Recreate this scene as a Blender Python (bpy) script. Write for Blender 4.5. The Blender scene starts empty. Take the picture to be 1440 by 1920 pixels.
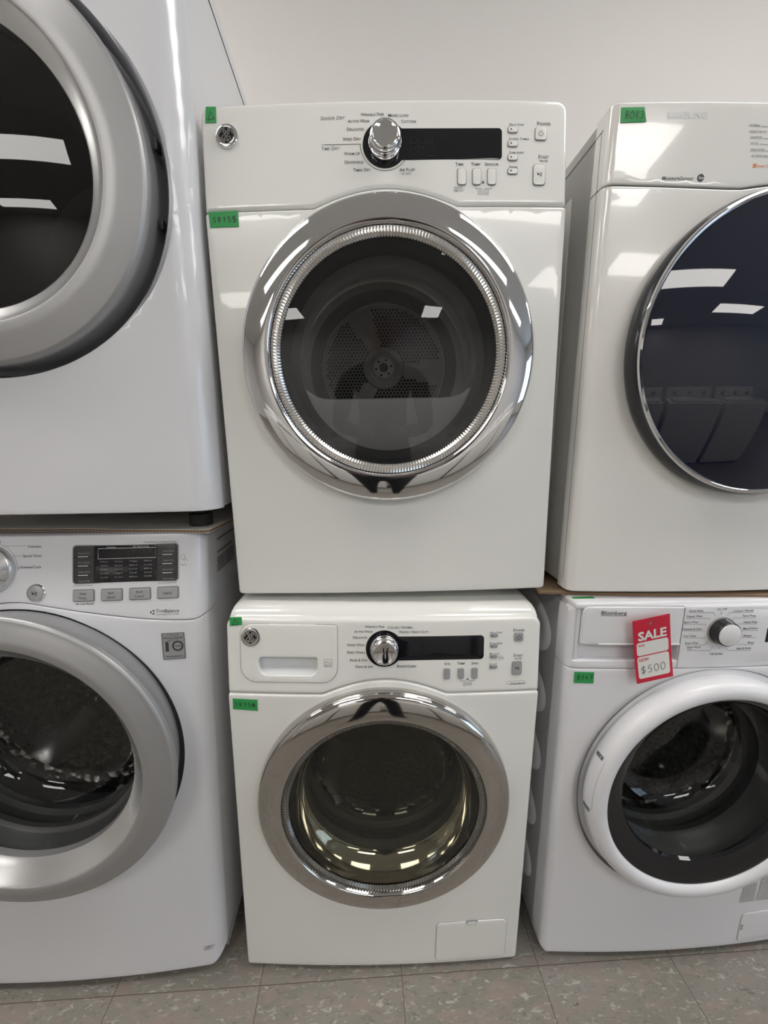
import bpy, bmesh, math, random
from mathutils import Vector, Matrix
from mathutils.geometry import delaunay_2d_cdt
SC = bpy.context.scene
COL = SC.collection
PI = math.pi
cos, sin, sqrt = math.cos, math.sin, math.sqrt
random.seed(4)

# ------------------------------------------------------------------ camera
cam_data = bpy.data.cameras.new('camera')
cam_data.sensor_fit = 'VERTICAL'
cam_data.sensor_height = 36.0
cam_data.lens = 746.19 * 36.0 / 1920.0
cam_data.clip_start = 0.02
cam = bpy.data.objects.new('camera', cam_data)
COL.objects.link(cam)
yaw, pitch, roll = -0.013461, -0.185203, -0.000552
fwd = Vector((-sin(yaw)*cos(pitch), cos(yaw)*cos(pitch), sin(pitch)))
rt0 = Vector((cos(yaw), sin(yaw), 0)); dn0 = fwd.cross(rt0)
rt = rt0*cos(roll) + dn0*sin(roll); dn = -rt0*sin(roll) + dn0*cos(roll)
cm = Matrix((rt, -dn, -fwd)).transposed().to_4x4()
cm.translation = Vector((-0.0252, -0.7373, 1.1556))
cam.matrix_world = cm
SC.camera = cam

# ------------------------------------------------------------------ view, world, light levels
SC.view_settings.view_transform = 'Standard'
SC.view_settings.look = 'None'
SC.view_settings.gamma = 1.0
SC.view_settings.use_curve_mapping = False
SC.view_settings.exposure = 0.0
LAMP_STRENGTH = 9.6
LAMP_COLOR = (1.0, 0.972, 0.93)
SKY_STRENGTH = 3.0
w = bpy.data.worlds.new('daylight'); SC.world = w; w.use_nodes = True
w.node_tree.nodes['Background'].inputs[0].default_value = (0.62, 0.78, 1.0, 1)
w.node_tree.nodes['Background'].inputs[1].default_value = SKY_STRENGTH
# ceiling light centres (x, y) and size
CEIL_Z = 2.95
LAMPS = [(x, y, 1.2, 0.6) for x, y in ((-1.45, -2.6), (1.2, -2.6), (-2.1, -4.8), (2.65, -4.0), (-1.45, -0.45), (1.35, -0.45), (-3.6, -.45), (3.6, -.45))]+[(.75, -4.95, .30, .60)]  # row nearest the back wall is invented, to brighten wall and upper fronts

# ------------------------------------------------------------------ materials
MATS = {}
def mat(name, col, rough=0.5, metal=0.0, coat=0.0, emit=0.0, spec=0.5, bump=None, var=None):
    if name in MATS: return MATS[name]
    m = bpy.data.materials.new(name); m.use_nodes = True; MATS[name] = m
    nt = m.node_tree; b = nt.nodes['Principled BSDF']
    b.inputs['Base Color'].default_value = (*col, 1)
    b.inputs['Roughness'].default_value = rough
    b.inputs['Metallic'].default_value = metal
    b.inputs['Specular IOR Level'].default_value = spec
    b.inputs['Coat Weight'].default_value = coat
    b.inputs['Coat Roughness'].default_value = 0.03
    if emit:
        b.inputs['Emission Color'].default_value = (*col, 1); b.inputs['Emission Strength'].default_value = emit
    if var:                                   # (scale, amount): faint uneven tone of the stuff itself
        tc = nt.nodes.new('ShaderNodeTexCoord'); n = nt.nodes.new('ShaderNodeTexNoise'); n.inputs['Scale'].default_value = var[0]
        n.inputs['Detail'].default_value = 4
        mx = nt.nodes.new('ShaderNodeMix'); mx.data_type = 'RGBA'
        mx.inputs[6].default_value = (*[c*(1-var[1]) for c in col], 1); mx.inputs[7].default_value = (*[min(1, c*(1+var[1])) for c in col], 1)
        nt.links.new(tc.outputs['Object'], n.inputs['Vector']); nt.links.new(n.outputs['Fac'], mx.inputs[0]); nt.links.new(mx.outputs[2], b.inputs['Base Color'])
    if bump:                                  # (kind, scale, strength, distance)
        tc = nt.nodes.new('ShaderNodeTexCoord')
        n = nt.nodes.new('ShaderNodeTexVoronoi' if bump[0] == 'cells' else 'ShaderNodeTexNoise'); n.inputs['Scale'].default_value = bump[1]
        bp = nt.nodes.new('ShaderNodeBump'); bp.inputs['Strength'].default_value = bump[2]; bp.inputs['Distance'].default_value = bump[3]
        nt.links.new(tc.outputs['Object'], n.inputs['Vector'])
        nt.links.new(n.outputs['Distance' if bump[0] == 'cells' else 'Fac'], bp.inputs['Height']); nt.links.new(bp.outputs['Normal'], b.inputs['Normal'])
    return m
def glass(name, tint, ior=1.5, rough=0.0):
    m = bpy.data.materials.new(name); m.use_nodes = True; nt = m.node_tree; nt.nodes.clear()
    out = nt.nodes.new('ShaderNodeOutputMaterial'); mix = nt.nodes.new('ShaderNodeMixShader'); fr = nt.nodes.new('ShaderNodeFresnel')
    tr = nt.nodes.new('ShaderNodeBsdfTransparent'); gl = nt.nodes.new('ShaderNodeBsdfGlossy')
    tr.inputs[0].default_value = (*tint, 1); gl.inputs['Roughness'].default_value = rough; gl.inputs[0].default_value = (1, 1, 1, 1)
    fr.inputs[0].default_value = ior
    geo = nt.nodes.new('ShaderNodeNewGeometry'); mr = nt.nodes.new('ShaderNodeMapRange')
    mr.inputs[3].default_value = ior; mr.inputs[4].default_value = 1.0/ior
    nt.links.new(geo.outputs['Backfacing'], mr.inputs[0]); nt.links.new(mr.outputs[0], fr.inputs[0])
    nt.links.new(fr.outputs[0], mix.inputs[0]); nt.links.new(tr.outputs[0], mix.inputs[1]); nt.links.new(gl.outputs[0], mix.inputs[2])
    nt.links.new(mix.outputs[0], out.inputs[0]); return m

M_WARM = mat('warm_white_enamel', (0.83, 0.83, 0.795), 0.2, coat=0.6)
M_COOL = mat('cool_white_enamel', (0.74, 0.74, 0.765), 0.25, coat=0.5)
M_SAMW = mat('white_enamel', (0.83, 0.82, 0.79), 0.16, coat=0.7)
M_BLOM = mat('bluish_white_plastic', (0.80, 0.80, 0.83), 0.33, coat=0.2)
M_CHROME = mat('chrome', (0.72, 0.72, 0.73), 0.04, 1.0)
M_DCHROME = mat('dark_chrome', (0.55, 0.53, 0.51), 0.06, 1.0)
M_RIDGE = mat('ridged_clear_plastic', (0.80, 0.79, 0.77), 0.12, 0.85)
M_DRIDGE = mat('smoked_ridged_plastic', (0.16, 0.155, 0.14), 0.15, 0.5)
M_SILVER = mat('silver_paint', (0.42, 0.42, 0.425), 0.42, 0.6)
M_SILVER2 = mat('bright_silver_paint', (0.62, 0.62, 0.62), 0.25, 0.7)
M_BLACK = mat('black_gloss', (0.008, 0.008, 0.011), 0.05, coat=0.0)
M_BLACKP = mat('black_plastic', (0.015, 0.015, 0.016), 0.3)
M_GAP = mat('dark_gap', (0.03, 0.03, 0.032), 0.6)
M_DGREY = mat('dark_grey_plastic', (0.17, 0.17, 0.17), 0.35)
M_KEYS = mat('dark_key_plastic', (0.045, 0.044, 0.046), 0.3)
M_MGREY = mat('mid_grey_plastic', (0.23, 0.23, 0.235), 0.4)
M_BTNG = mat('grey_button', (0.33, 0.33, 0.335), 0.35)
M_BTNS = mat('silver_button', (0.40, 0.40, 0.405), 0.4, 0.3)
M_INK = mat('dark_grey_print', (0.05, 0.05, 0.055), 0.5)
M_INK2 = mat('grey_print', (0.22, 0.22, 0.22), 0.5)
M_GHOST = mat('unlit_digit', (0.018, 0.018, 0.022), 0.25)
M_WHITEP = mat('white_print', (0.75, 0.75, 0.76), 0.4)
M_PALEP = mat('pale_grey_print', (0.35, 0.35, 0.36), 0.5)
M_STEEL = mat('stainless_steel', (0.30, 0.30, 0.295), 0.28, 1.0, bump=('cells', 55, 0.9, 0.006))
M_STEELP = mat('plain_steel', (0.50, 0.50, 0.50), 0.3, 0.9)
M_DRUM = mat('grey_drum', (0.30, 0.30, 0.305), 0.35, 0.3)
M_DRUMP = mat('drum_back_plate', (0.45, 0.45, 0.455), 0.4, 0.1)
M_DRUMR = mat('drum_rim_highlight', (0.85, 0.85, 0.84), 0.25, 0.3)  # steel rim with its highlight put into a paler base colour
M_HUB = mat('hub_metal', (0.88, 0.87, 0.85), 0.5)
M_RUBBER = mat('grey_rubber', (0.07, 0.07, 0.07), 0.4)
M_GREEN = mat('green_tape', (0.03, 0.33, 0.085), 0.55)
M_MARK = mat('black_marker', (0.012, 0.03, 0.014), 0.5)
M_RED = mat('red_card', (0.62, 0.012, 0.045), 0.35, coat=0.2)
M_CARDW = mat('white_card', (0.78, 0.77, 0.74), 0.4)
M_BROWN = mat('brown_cardboard', (0.36, 0.25, 0.155), 0.85, var=(30, 0.12))
M_KRAFT = mat('corrugated_edge', (0.20, 0.12, 0.075), 0.9)
M_CBW = mat('white_lined_cardboard', (0.70, 0.67, 0.62), 0.7)
M_ORANGE = mat('orange_print', (0.75, 0.24, 0.09), 0.5)
M_NAVY = mat('navy_tinted_glass', (0.006, 0.008, 0.022), 0.02, coat=0.0, spec=0.65)
M_FOOT = mat('black_foot', (0.02, 0.02, 0.02), 0.6)
G_DRYER = glass('smoked_window', (0.92, 0.92, 0.92))
G_WASH = glass('olive_window', (0.66, 0.65, 0.55))
G_BOWL = glass('clear_bowl_glass', (0.82, 0.83, 0.82))
G_DARK = glass('dark_window', (0.35, 0.35, 0.35))
G_PANE = glass('window_pane_glass', (0.95, 0.97, 0.98))

# ------------------------------------------------------------------ building helpers
def props(o, label=None, cat=None, group=None, kind=None):
    if label: o['label'] = label
    if cat: o['category'] = cat
    if group: o['group'] = group
    if kind: o['kind'] = kind
    return o
def finish(name, me, mats, parent, sharp=38, smooth=True):
    if not isinstance(mats, (list, tuple)): mats = [mats]
    for m in mats: me.materials.append(m)
    if smooth:
        me.polygons.foreach_set('use_smooth', [True]*len(me.polygons))
        me.set_sharp_from_angle(angle=math.radians(sharp))
    o = bpy.data.objects.new(name, me); COL.objects.link(o)
    if parent is not None: o.parent = parent
    return o
def mesh(name, vs, fs, mats, parent=None, sharp=38, smooth=True, mi=None):
    me = bpy.data.meshes.new(name); me.from_pydata([tuple(v) for v in vs], [], fs)
    if mi: me.polygons.foreach_set('material_index', mi)
    me.update(); return finish(name, me, mats, parent, sharp, smooth)
def thing(name, label, cat, mtx=None, group=None):
    o = bpy.data.objects.new(name, None); COL.objects.link(o); o.empty_display_size = 0.1
    if mtx is not None: o.matrix_world = mtx
    return props(o, label, cat, group)
def frame(x, y, z, yaw, roll=0.0):
    X = Vector((cos(yaw), sin(yaw), 0)); Y = Vector((-sin(yaw), cos(yaw), 0)); Z = Vector((0, 0, 1))
    ex = X*cos(roll) - Z*sin(roll); ez = X*sin(roll) + Z*cos(roll)
    m = Matrix((ex, Y, ez)).transposed().to_4x4(); m.translation = Vector((x, y, z)); return m
def rrect(x0, z0, x1, z1, r=0.003, n=6):
    rs = r if isinstance(r, (list, tuple)) else (r, r, r, r)          # BL BR TR TL
    P = []
    for cx, cz, a, q in ((x0, z0, PI, rs[0]), (x1, z0, 1.5*PI, rs[1]), (x1, z1, 0, rs[2]), (x0, z1, .5*PI, rs[3])):
        sx = cx + (q if cx == x0 else -q); sz = cz + (q if cz == z0 else -q)
        for k in range(n+1):
            t = a + k*PI/2/n; P.append((sx + q*cos(t), sz + q*sin(t)))
    return P
def circ(cx, cz, r, n=96): return [(cx + r*cos(2*PI*k/n), cz + r*sin(2*PI*k/n)) for k in range(n)]
def dense(P, step):
    out = []
    for i, a in enumerate(P):
        b = P[(i+1) % len(P)]; L = math.dist(a, b); k = max(1, int(L/step))
        for j in range(k): out.append((a[0]+(b[0]-a[0])*j/k, a[1]+(b[1]-a[1])*j/k))
    return out
def inset(P, r):
    n = len(P); out = []
    for i in range(n):
        a, b, c = P[i-1], P[i], P[(i+1) % n]
        d1 = (b[0]-a[0], b[1]-a[1]); d2 = (c[0]-b[0], c[1]-b[1]); l1 = math.hypot(*d1) or 1; l2 = math.hypot(*d2) or 1
        n1 = (-d1[1]/l1, d1[0]/l1); n2 = (-d2[1]/l2, d2[0]/l2); nx, nz = n1[0]+n2[0], n1[1]+n2[1]; l = math.hypot(nx, nz) or 1
        k = r/max(0.5, l/2)
        out.append((b[0]+nx/l*k, b[1]+nz/l*k))
    return out
def pip(x, z, P):
    c = False; j = len(P)-1
    for i in range(len(P)):
        xi, zi = P[i]; xj, zj = P[j]
        if (zi > z) != (zj > z) and x < (xj-xi)*(z-zi)/(zj-zi)+xi: c = not c
        j = i
    return c
def area(P): return sum(P[i-1][0]*P[i][1]-P[i][0]*P[i-1][1] for i in range(len(P)))/2
FLAT = lambda x, z: 0.0
def shape(name, loops, fy, m, parent, d=0.002, r=0.0006, gx=None, gz=None, off=0.0, seg=3, back=False):
    """a plate: outline(s) in the front plane laid on the surface y = fy(x, z), with a rounded rim and depth d"""
    loops = [list(l) for l in loops]
    for i, l in enumerate(loops):
        if (area(l) > 0) != (i == 0): l.reverse()
    ins = [inset(l, r) for l in loops] if r else loops
    V2 = []; E = []
    for l in ins:
        s = len(V2); V2 += [Vector(p) for p in l]; E += [(s+k, s+(k+1) % len(l)) for k in range(len(l))]
    nb = len(V2)
    if gx:
        for li in ins:
            if len(li) >= 60:
                for k, dd in enumerate((.005, .011, .018)):
                    for p in inset(li, dd)[k % 2::2]:
                        if pip(p[0], p[1], ins[0]) and not any(pip(p[0], p[1], h) for h in ins[1:]) and min((p[0]-q[0])**2+(p[1]-q[1])**2 for q in V2[:nb]) > (.7*dd)**2: V2.append(Vector(p))
        nb = len(V2)
        mind = 0.35*min(gx[1]-gx[0], gz[1]-gz[0])
        bp = V2[:nb]
        for x in gx:
            for z in gz:
                if pip(x, z, ins[0]) and not any(pip(x, z, h) for h in ins[1:]):
                    if min((x-q[0])**2+(z-q[1])**2 for q in bp) > mind*mind: V2.append(Vector((x, z)))
    vv, ee, ff, ov, _, _ = delaunay_2d_cdt(V2, E, [], 0, 1e-7)
    idx = {}
    for k, o in enumerate(ov):
        for q in o: idx[q] = k
    fs = []
    for f in ff:
        cx = sum(vv[i][0] for i in f)/len(f); cz = sum(vv[i][1] for i in f)/len(f)
        if pip(cx, cz, ins[0]) and not any(pip(cx, cz, h) for h in ins[1:]):
            f = list(f)
            if area([vv[i] for i in f]) < 0: f.reverse()
            fs.append(f)
    vs = [(p[0], fy(p[0], p[1])+off, p[1]) for p in vv]
    s = 0
    for l0, li in zip(loops, ins):
        n = len(l0); prev = [idx[s+k] for k in range(n)]; s += n
        rings = [(r*(1-sin(PI/2*q/seg)), r*(1-cos(PI/2*q/seg))) for q in range(1, seg+1)] if r else []
        rings.append((0.0, r+d))
        for a, dep in rings:
            P = inset(l0, a) if a else l0
            cur = []
            for p in P:
                cur.append(len(vs)); vs.append((p[0], fy(p[0], p[1])+off+dep, p[1]))
            for k in range(n): fs.append([prev[k], cur[k], cur[(k+1) % n], prev[(k+1) % n]])
            prev = cur
        if back and len(loops) == 1: fs.append(prev[::-1])
    return mesh(name, vs, fs, m, parent)
def lathe(name, prof, cx, cz, m, parent, seg=128, y0=0.0, mats=None, mi=None, tilt=0.0):
    """rings about an axis running straight back from the front: prof = [(radius, y)]"""
    vs = []; fs = []; mm = []
    for (r, y) in prof:
        for k in range(seg):
            a = 2*PI*k/seg; vs.append((cx+r*cos(a), y0+y+tilt*r*sin(a), cz+r*sin(a)-tilt*y))
    for i in range(len(prof)-1):
        for k in range(seg):
            a, b = i*seg+k, i*seg+(k+1) % seg
            fs.append((a, a+seg, b+seg, b)); mm.append(mi[i] if mi else 0)
    if prof[-1][0] < 1e-5 or prof[0][0] < 1e-5: pass
    o = mesh(name, vs, fs, mats or m, parent, mi=mm)
    return o
def box(name, x0, x1, y0, y1, z0, z1, m, parent, bev=0.003, seg=3):
    bm = bmesh.new(); bmesh.ops.create_cube(bm, size=1)
    for v in bm.verts: v.co = Vector(((x0+x1)/2+v.co.x*(x1-x0), (y0+y1)/2+v.co.y*(y1-y0), (z0+z1)/2+v.co.z*(z1-z0)))
    if bev: bmesh.ops.bevel(bm, geom=bm.edges[:], offset=bev, segments=seg, affect='EDGES', profile=0.5)
    me = bpy.data.meshes.new(name); bm.to_mesh(me); bm.free(); return finish(name, me, m, parent)
def lin(a, b, n): return [a+(b-a)*k/(n-1) for k in range(n)]
def smoothline(P, n=6):
    if len(P) < 3: return P
    out = []; Q = [P[0]]+list(P)+[P[-1]]
    for i in range(1, len(Q)-2):
        p0, p1, p2, p3 = Q[i-1], Q[i], Q[i+1], Q[i+2]
        for k in range(n):
            t = k/n
            out.append(tuple(0.5*((2*p1[j])+(-p0[j]+p2[j])*t+(2*p0[j]-5*p1[j]+4*p2[j]-p3[j])*t*t+(-p0[j]+3*p1[j]-3*p2[j]+p3[j])*t**3) for j in (0, 1)))
    out.append(P[-1]); return out
def ribbon_geo(lines, w, fy, off, vs, fs, mm=None, mat_i=0):
    for L in lines:
        n = len(L)
        if n < 2: continue
        s = len(vs)
        for i in range(n):
            a = L[max(0, i-1)]; b = L[min(n-1, i+1)]; dx, dz = b[0]-a[0], b[1]-a[1]; l = math.hypot(dx, dz) or 1
            k = w/2
            if 0 < i < n-1:
                d1 = (L[i][0]-a[0], L[i][1]-a[1]); d2 = (b[0]-L[i][0], b[1]-L[i][1]); q = math.hypot(*d1)*math.hypot(*d2) or 1
                c = max(-0.6, min(1, (d1[0]*d2[0]+d1[1]*d2[1])/q)); k = w/2/max(0.6, sqrt((1+c)/2))
            nx, nz = -dz/l*k, dx/l*k
            for sg in (-1, 1):
                x, z = L[i][0]+sg*nx, L[i][1]+sg*nz; vs.append((x, fy(x, z)-off, z))
        for i in range(n-1):
            a = s+2*i; fs.append((a, a+2, a+3, a+1))
            if mm is not None: mm.append(mat_i)
def text_geo(items, fy, off, vs, fs, mm, mat_of):
    tmp = []
    for (t, xc, zb, wd, h, st, sh) in items:
        c = bpy.data.curves.new('tmp', 'FONT'); c.body = t; c.size = 1.0; c.resolution_u = 2; c.align_x = 'LEFT'; c.offset = 0.006
        if 'b' in st: c.offset = 0.012
        if 'B' in st: c.offset = 0.035
        if 's' in st:
            c.small_caps_scale = 0.78
            for i, ch in enumerate(t):
                if ch.islower(): c.body_format[i].use_small_caps = True
        if 'i' in st: c.shear = 0.22
        if 'n' in st: c.offset = 0.012
        o = bpy.data.objects.new('tmp', c); COL.objects.link(o); tmp.append(o)
    dg = bpy.context.evaluated_depsgraph_get(); dg.update()
    for o, (t, xc, zb, wd, h, st, sh) in zip(tmp, items):
        me = bpy.data.meshes.new_from_object(o.evaluated_get(dg))
        if not len(me.vertices): continue
        xs = [v.co.x for v in me.vertices]; x0, x1 = min(xs), max(xs); k = wd/max(1e-6, (x1-x0)); kz = h/0.72
        s = len(vs)
        for v in me.vertices:
            x = xc+(v.co.x-(x0+x1)/2)*k; z = zb+v.co.y*kz; vs.append((x, fy(x, z)-off, z))
        for p in me.polygons: fs.append([s+i for i in p.vertices]); mm.append(mat_of(sh))
        bpy.data.meshes.remove(me)
    for o in tmp:
        c = o.data; bpy.data.objects.remove(o); bpy.data.curves.remove(c)
def lettering(name, parent, fy, texts=(), lines=(), mats=None, lw=0.0005, off=0.0003, extra=()):
    """all the print on one surface: words and rules, one mesh. extra = [(lines, width, material index)]"""
    vs, fs, mm = [], [], []
    if texts: text_geo(texts, fy, off, vs, fs, mm, lambda s: s)
    if lines: ribbon_geo([l for l in lines], lw, fy, off, vs, fs, mm, 0)
    for L, wdt, mi in extra: ribbon_geo(L, wdt, fy, off, vs, fs, mm, mi)
    return mesh(name, vs, fs, mats or [M_INK, M_INK2], parent, smooth=False, mi=mm)
def disc_geo(cx, cz, r, fy, off, vs, fs, mm, mi, n=16):
    s = len(vs)
    for k in range(n):
        x, z = cx+r*cos(2*PI*k/n), cz+r*sin(2*PI*k/n); vs.append((x, fy(x, z)-off, z))
    fs.append(list(range(s, s+n))); mm.append(mi)
GL = {  # pen strokes of hand-drawn characters in a 1 x 1 box
 '0': [[(.5, 1), (.15, .8), (.08, .4), (.3, .02), (.7, .05), (.92, .45), (.8, .85), (.5, 1)]],
 '1': [[(.35, .8), (.55, 1), (.5, 0)]],
 '3': [[(.15, .85), (.5, 1), (.82, .8), (.65, .58), (.4, .52), (.75, .42), (.85, .18), (.5, 0), (.12, .12)]],
 '4': [[(.35, 1), (.15, .45), (.9, .5)], [(.7, .85), (.65, 0)]],
 '5': [[(.85, 1), (.3, .95), (.22, .55), (.6, .6), (.82, .35), (.6, .05), (.15, .05)]],
 '6': [[(.75, 1), (.35, .75), (.15, .35), (.35, .02), (.75, .08), (.85, .38), (.55, .52), (.2, .35)]],
 '7': [[(.1, .95), (.9, .98), (.45, 0)], [(.35, .5), (.8, .52)]],
 '8': [[(.5, .52), (.2, .75), (.5, 1), (.8, .76), (.5, .52), (.15, .25), (.5, 0), (.85, .25), (.5, .52)]],
 'S': [[(.85, .95), (.35, .98), (.25, .65), (.7, .45), (.65, .1), (.1, .02)]],
 'R': [[(.2, 0), (.22, 1)], [(.2, .95), (.7, .9), (.7, .6), (.25, .5), (.85, .02)]],
 'B': [[(.2, 0), (.22, 1)], [(.2, 1), (.75, .9), (.6, .58), (.25, .52), (.8, .42), (.75, .08), (.2, 0)]],
 'D': [[(.05, .02), (.5, 1), (.95, .08), (.02, .0)]],
 '$': [[(.9, .78), (.5, .9), (.15, .72), (.35, .52), (.75, .42), (.85, .22), (.5, .08), (.08, .2)], [(.55, 1.1), (.45, -.1)]]}
def handwriting(parent, txt, x0, z0, cw, ch, fy, w=0.0013, m=None, gap=1.25, slope=0.0, bold=(), name='handwriting', off=0.0004):
    vs, fs = [], []
    for i, c in enumerate(txt):
        L = [[(x0+(i*gap+p[0])*cw, z0+p[1]*ch+slope*(i*gap+p[0])*cw) for p in (s if c in 'D1' else smoothline(s, 4))] for s in GL[c]]
        ribbon_geo(L, w*(1.7 if i in bold else 1), fy, off, vs, fs)
    return mesh(name, vs, fs, m or M_MARK, parent, smooth=False)
def arc(cx, cz, r, a0, a1, n=24): return [(cx+r*cos(math.radians(a0+(a1-a0)*k/n)), cz+r*sin(math.radians(a0+(a1-a0)*k/n))) for k in range(n+1)]
def cabinet(parent, hw, z0, z1, y0, y1, m, rr=0.012, name='cabinet', inner=True):
    """open-fronted cabinet shell of real thickness"""
    P = dense(rrect(-hw, z0, hw, z1, rr, 5), 0.2); n = len(P); Q = inset(P, 0.004) if inner else P
    vs = [(x, y0, z) for x, z in P]+[(x, y1, z) for x, z in P]+[(x, y1-.004, z) for x, z in Q]+[(x, y0, z) for x, z in Q]
    fs = []
    for a in range(3):
        for k in range(n): fs.append((a*n+k, (a+1)*n+k, (a+1)*n+(k+1) % n, a*n+(k+1) % n))
    for k in range(n): fs.append((3*n+k, k, (k+1) % n, 3*n+(k+1) % n))
    fs.append(list(range(n, 2*n))); fs.append(list(range(3*n-1, 2*n-1, -1)))
    return mesh(name, vs, fs, m, parent)

# ------------------------------------------------------------------ the room
def simple_mat(name, build):
    m = bpy.data.materials.new(name); m.use_nodes = True; build(m.node_tree, m.node_tree.nodes['Principled BSDF']); return m
def wall_nodes(nt, b):
    b.inputs['Roughness'].default_value = 0.7
    tc = nt.nodes.new('ShaderNodeTexCoord'); n = nt.nodes.new('ShaderNodeTexNoise'); n.inputs['Scale'].default_value = 2.5; n.inputs['Detail'].default_value = 5
    r = nt.nodes.new('ShaderNodeValToRGB'); r.color_ramp.elements[0].color = (0.74, 0.71, 0.68, 1); r.color_ramp.elements[1].color = (0.77, 0.745, 0.715, 1)
    nt.links.new(tc.outputs['Object'], n.inputs['Vector']); nt.links.new(n.outputs['Fac'], r.inputs[0]); nt.links.new(r.outputs[0], b.inputs['Base Color'])
    n2 = nt.nodes.new('ShaderNodeTexNoise'); n2.inputs['Scale'].default_value = 180
    bp = nt.nodes.new('ShaderNodeBump'); bp.inputs['Strength'].default_value = 0.08; bp.inputs['Distance'].default_value = 0.002
    nt.links.new(tc.outputs['Object'], n2.inputs['Vector']); nt.links.new(n2.outputs['Fac'], bp.inputs['Height']); nt.links.new(bp.outputs['Normal'], b.inputs['Normal'])
M_WALL = simple_mat('painted_wall', wall_nodes)
M_CEIL = mat('ceiling_board', (0.72, 0.71, 0.69), 0.9)
def floor_nodes(nt, b):
    N = nt.nodes.new; L = nt.links.new
    tc = N('ShaderNodeTexCoord'); sep = N('ShaderNodeSeparateXYZ'); L(tc.outputs['Object'], sep.inputs[0])
    def M(op, a, b_=None):
        n = N('ShaderNodeMath'); n.operation = op
        for i, v in enumerate((a, b_)):
            if v is None: continue
            if isinstance(v, (int, float)): n.inputs[i].default_value = v
            else: L(v, n.inputs[i])
        return n.outputs[0]
    seams = []; cells = []
    for ax in (0, 1):
        t = M('DIVIDE', sep.outputs[ax], 0.3048); f = M('FRACT', M('ADD', t, 100.0)); cells.append(M('FLOOR', M('ADD', t, 100.0)))
        d = M('MINIMUM', f, M('SUBTRACT', 1.0, f)); seams.append(M('LESS_THAN', d, 0.0027))
    seam = M('MAXIMUM', seams[0], seams[1])
    cb = N('ShaderNodeCombineXYZ'); L(cells[0], cb.inputs[0]); L(cells[1], cb.inputs[1])
    wn = N('ShaderNodeTexWhiteNoise'); L(cb.outputs[0], wn.inputs['Vector'])
    # marbled streaks, stretched one way and bent, offset from tile to tile
    mp = N('ShaderNodeMapping'); mp.inputs['Scale'].default_value = (1, 2.6, 1); L(tc.outputs['Object'], mp.inputs[0])
    ad = N('ShaderNodeVectorMath'); ad.operation = 'MULTIPLY_ADD'; L(wn.outputs['Color'], ad.inputs[0]); ad.inputs[1].default_value = (3, 3, 3); L(mp.outputs[0], ad.inputs[2])
    def noise(sc, det, dist, lo, hi):
        n = N('ShaderNodeTexNoise'); n.inputs['Scale'].default_value = sc; n.inputs['Detail'].default_value = det; n.inputs['Distortion'].default_value = dist
        L(ad.outputs[0], n.inputs['Vector']); r = N('ShaderNodeMapRange'); r.inputs[1].default_value = lo; r.inputs[2].default_value = hi; L(n.outputs['Fac'], r.inputs[0]); return r.outputs[0]
    def mix(f, a, c):
        m = N('ShaderNodeMix'); m.data_type = 'RGBA'
        if isinstance(f, float): m.inputs[0].default_value = f
        else: L(f, m.inputs[0])
        for i, v in ((6, a), (7, c)):
            if isinstance(v, tuple): m.inputs[i].default_value = (*v, 1)
            else: L(v, m.inputs[i])
        return m.outputs[2]
    base = mix(noise(5, 3, 0.5, .35, .65), (0.215, 0.205, 0.175), (0.26, 0.24, 0.215))
    base = mix(noise(50, 3, 1.0, .565, .68), base, (0.42, 0.395, 0.35))
    n3 = noise(58, 3, 1.1, .56, .74); base = mix(n3, base, (0.155, 0.15, 0.125))
    base = mix(noise(20, 4, .9, .47, .68), base, (0.275, 0.225, 0.20))
    base = mix(noise(60, 2, 0.8, .745, .775), base, (0.07, 0.06, 0.05))
    base = mix(seam, base, (0.11, 0.085, 0.07))
    L(base, b.inputs['Base Color']); b.inputs['Roughness'].default_value = 0.42; b.inputs['Specular IOR Level'].default_value = 0.35
M_FLOOR = simple_mat('vinyl_floor_tile', floor_nodes)
def slab(name, x0, x1, y0, y1, z0, z1, m, kind='structure'):
    o = box(name, x0, x1, y0, y1, z0, z1, m, None, bev=0); o['kind'] = kind; return o
TY = 0.0406
RX = Matrix.Translation((-0.2813, -0.0821, 0)) @ Matrix.Rotation(TY, 4, 'Z')     # the shop's grid: tile seams and walls share it
for o in (slab('floor', -5, 6, -5.5, .95, -.1, 0, M_FLOOR), slab('ceiling', -5, 6, -5.5, .95, CEIL_Z, CEIL_Z+.1, M_CEIL),
          slab('wall_back', -5, 6, .80, .95, 0, CEIL_Z, M_WALL),
          slab('wall_left', -5.1, -5, -5.5, .95, 0, CEIL_Z, M_WALL)):
    o.matrix_world = RX
# shop-front wall behind the camera, with two window openings
def front_wall():
    P = [(-5, 0), (6, 0), (6, CEIL_Z), (-5, CEIL_Z)]
    H = []
    o = shape('wall_front', [P]+H, FLAT, M_WALL, None, d=.12, r=0); o.matrix_world = RX @ Matrix.Translation((0, -5.6, 0)); o['kind'] = 'structure'
    for i, h in enumerate(H):
        x0, x1, z0, z1 = h[0][0], h[1][0], h[0][1], h[2][1]
        fr = shape('window_%d' % (i+1), [[(x0, z0), (x1, z0), (x1, z1), (x0, z1)], [(x0+.05, z0+.05), ((x0+x1)/2-.02, z0+.05), ((x0+x1)/2-.02, z1-.05), (x0+.05, z1-.05)], [((x0+x1)/2+.02, z0+.05), (x1-.05, z0+.05), (x1-.05, z1-.05), ((x0+x1)/2+.02, z1-.05)]], FLAT, M_BTNS, None, d=.05, r=0)
        fr.matrix_world = RX @ Matrix.Translation((0, -5.56, 0)); fr['kind'] = 'structure'
        for a, b in ((x0+.05, (x0+x1)/2-.02), ((x0+x1)/2+.02, x1-.05)):
            box('pane', a, b, .02, .026, z0+.05, z1-.05, G_PANE, fr, bev=0)
front_wall()
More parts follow.
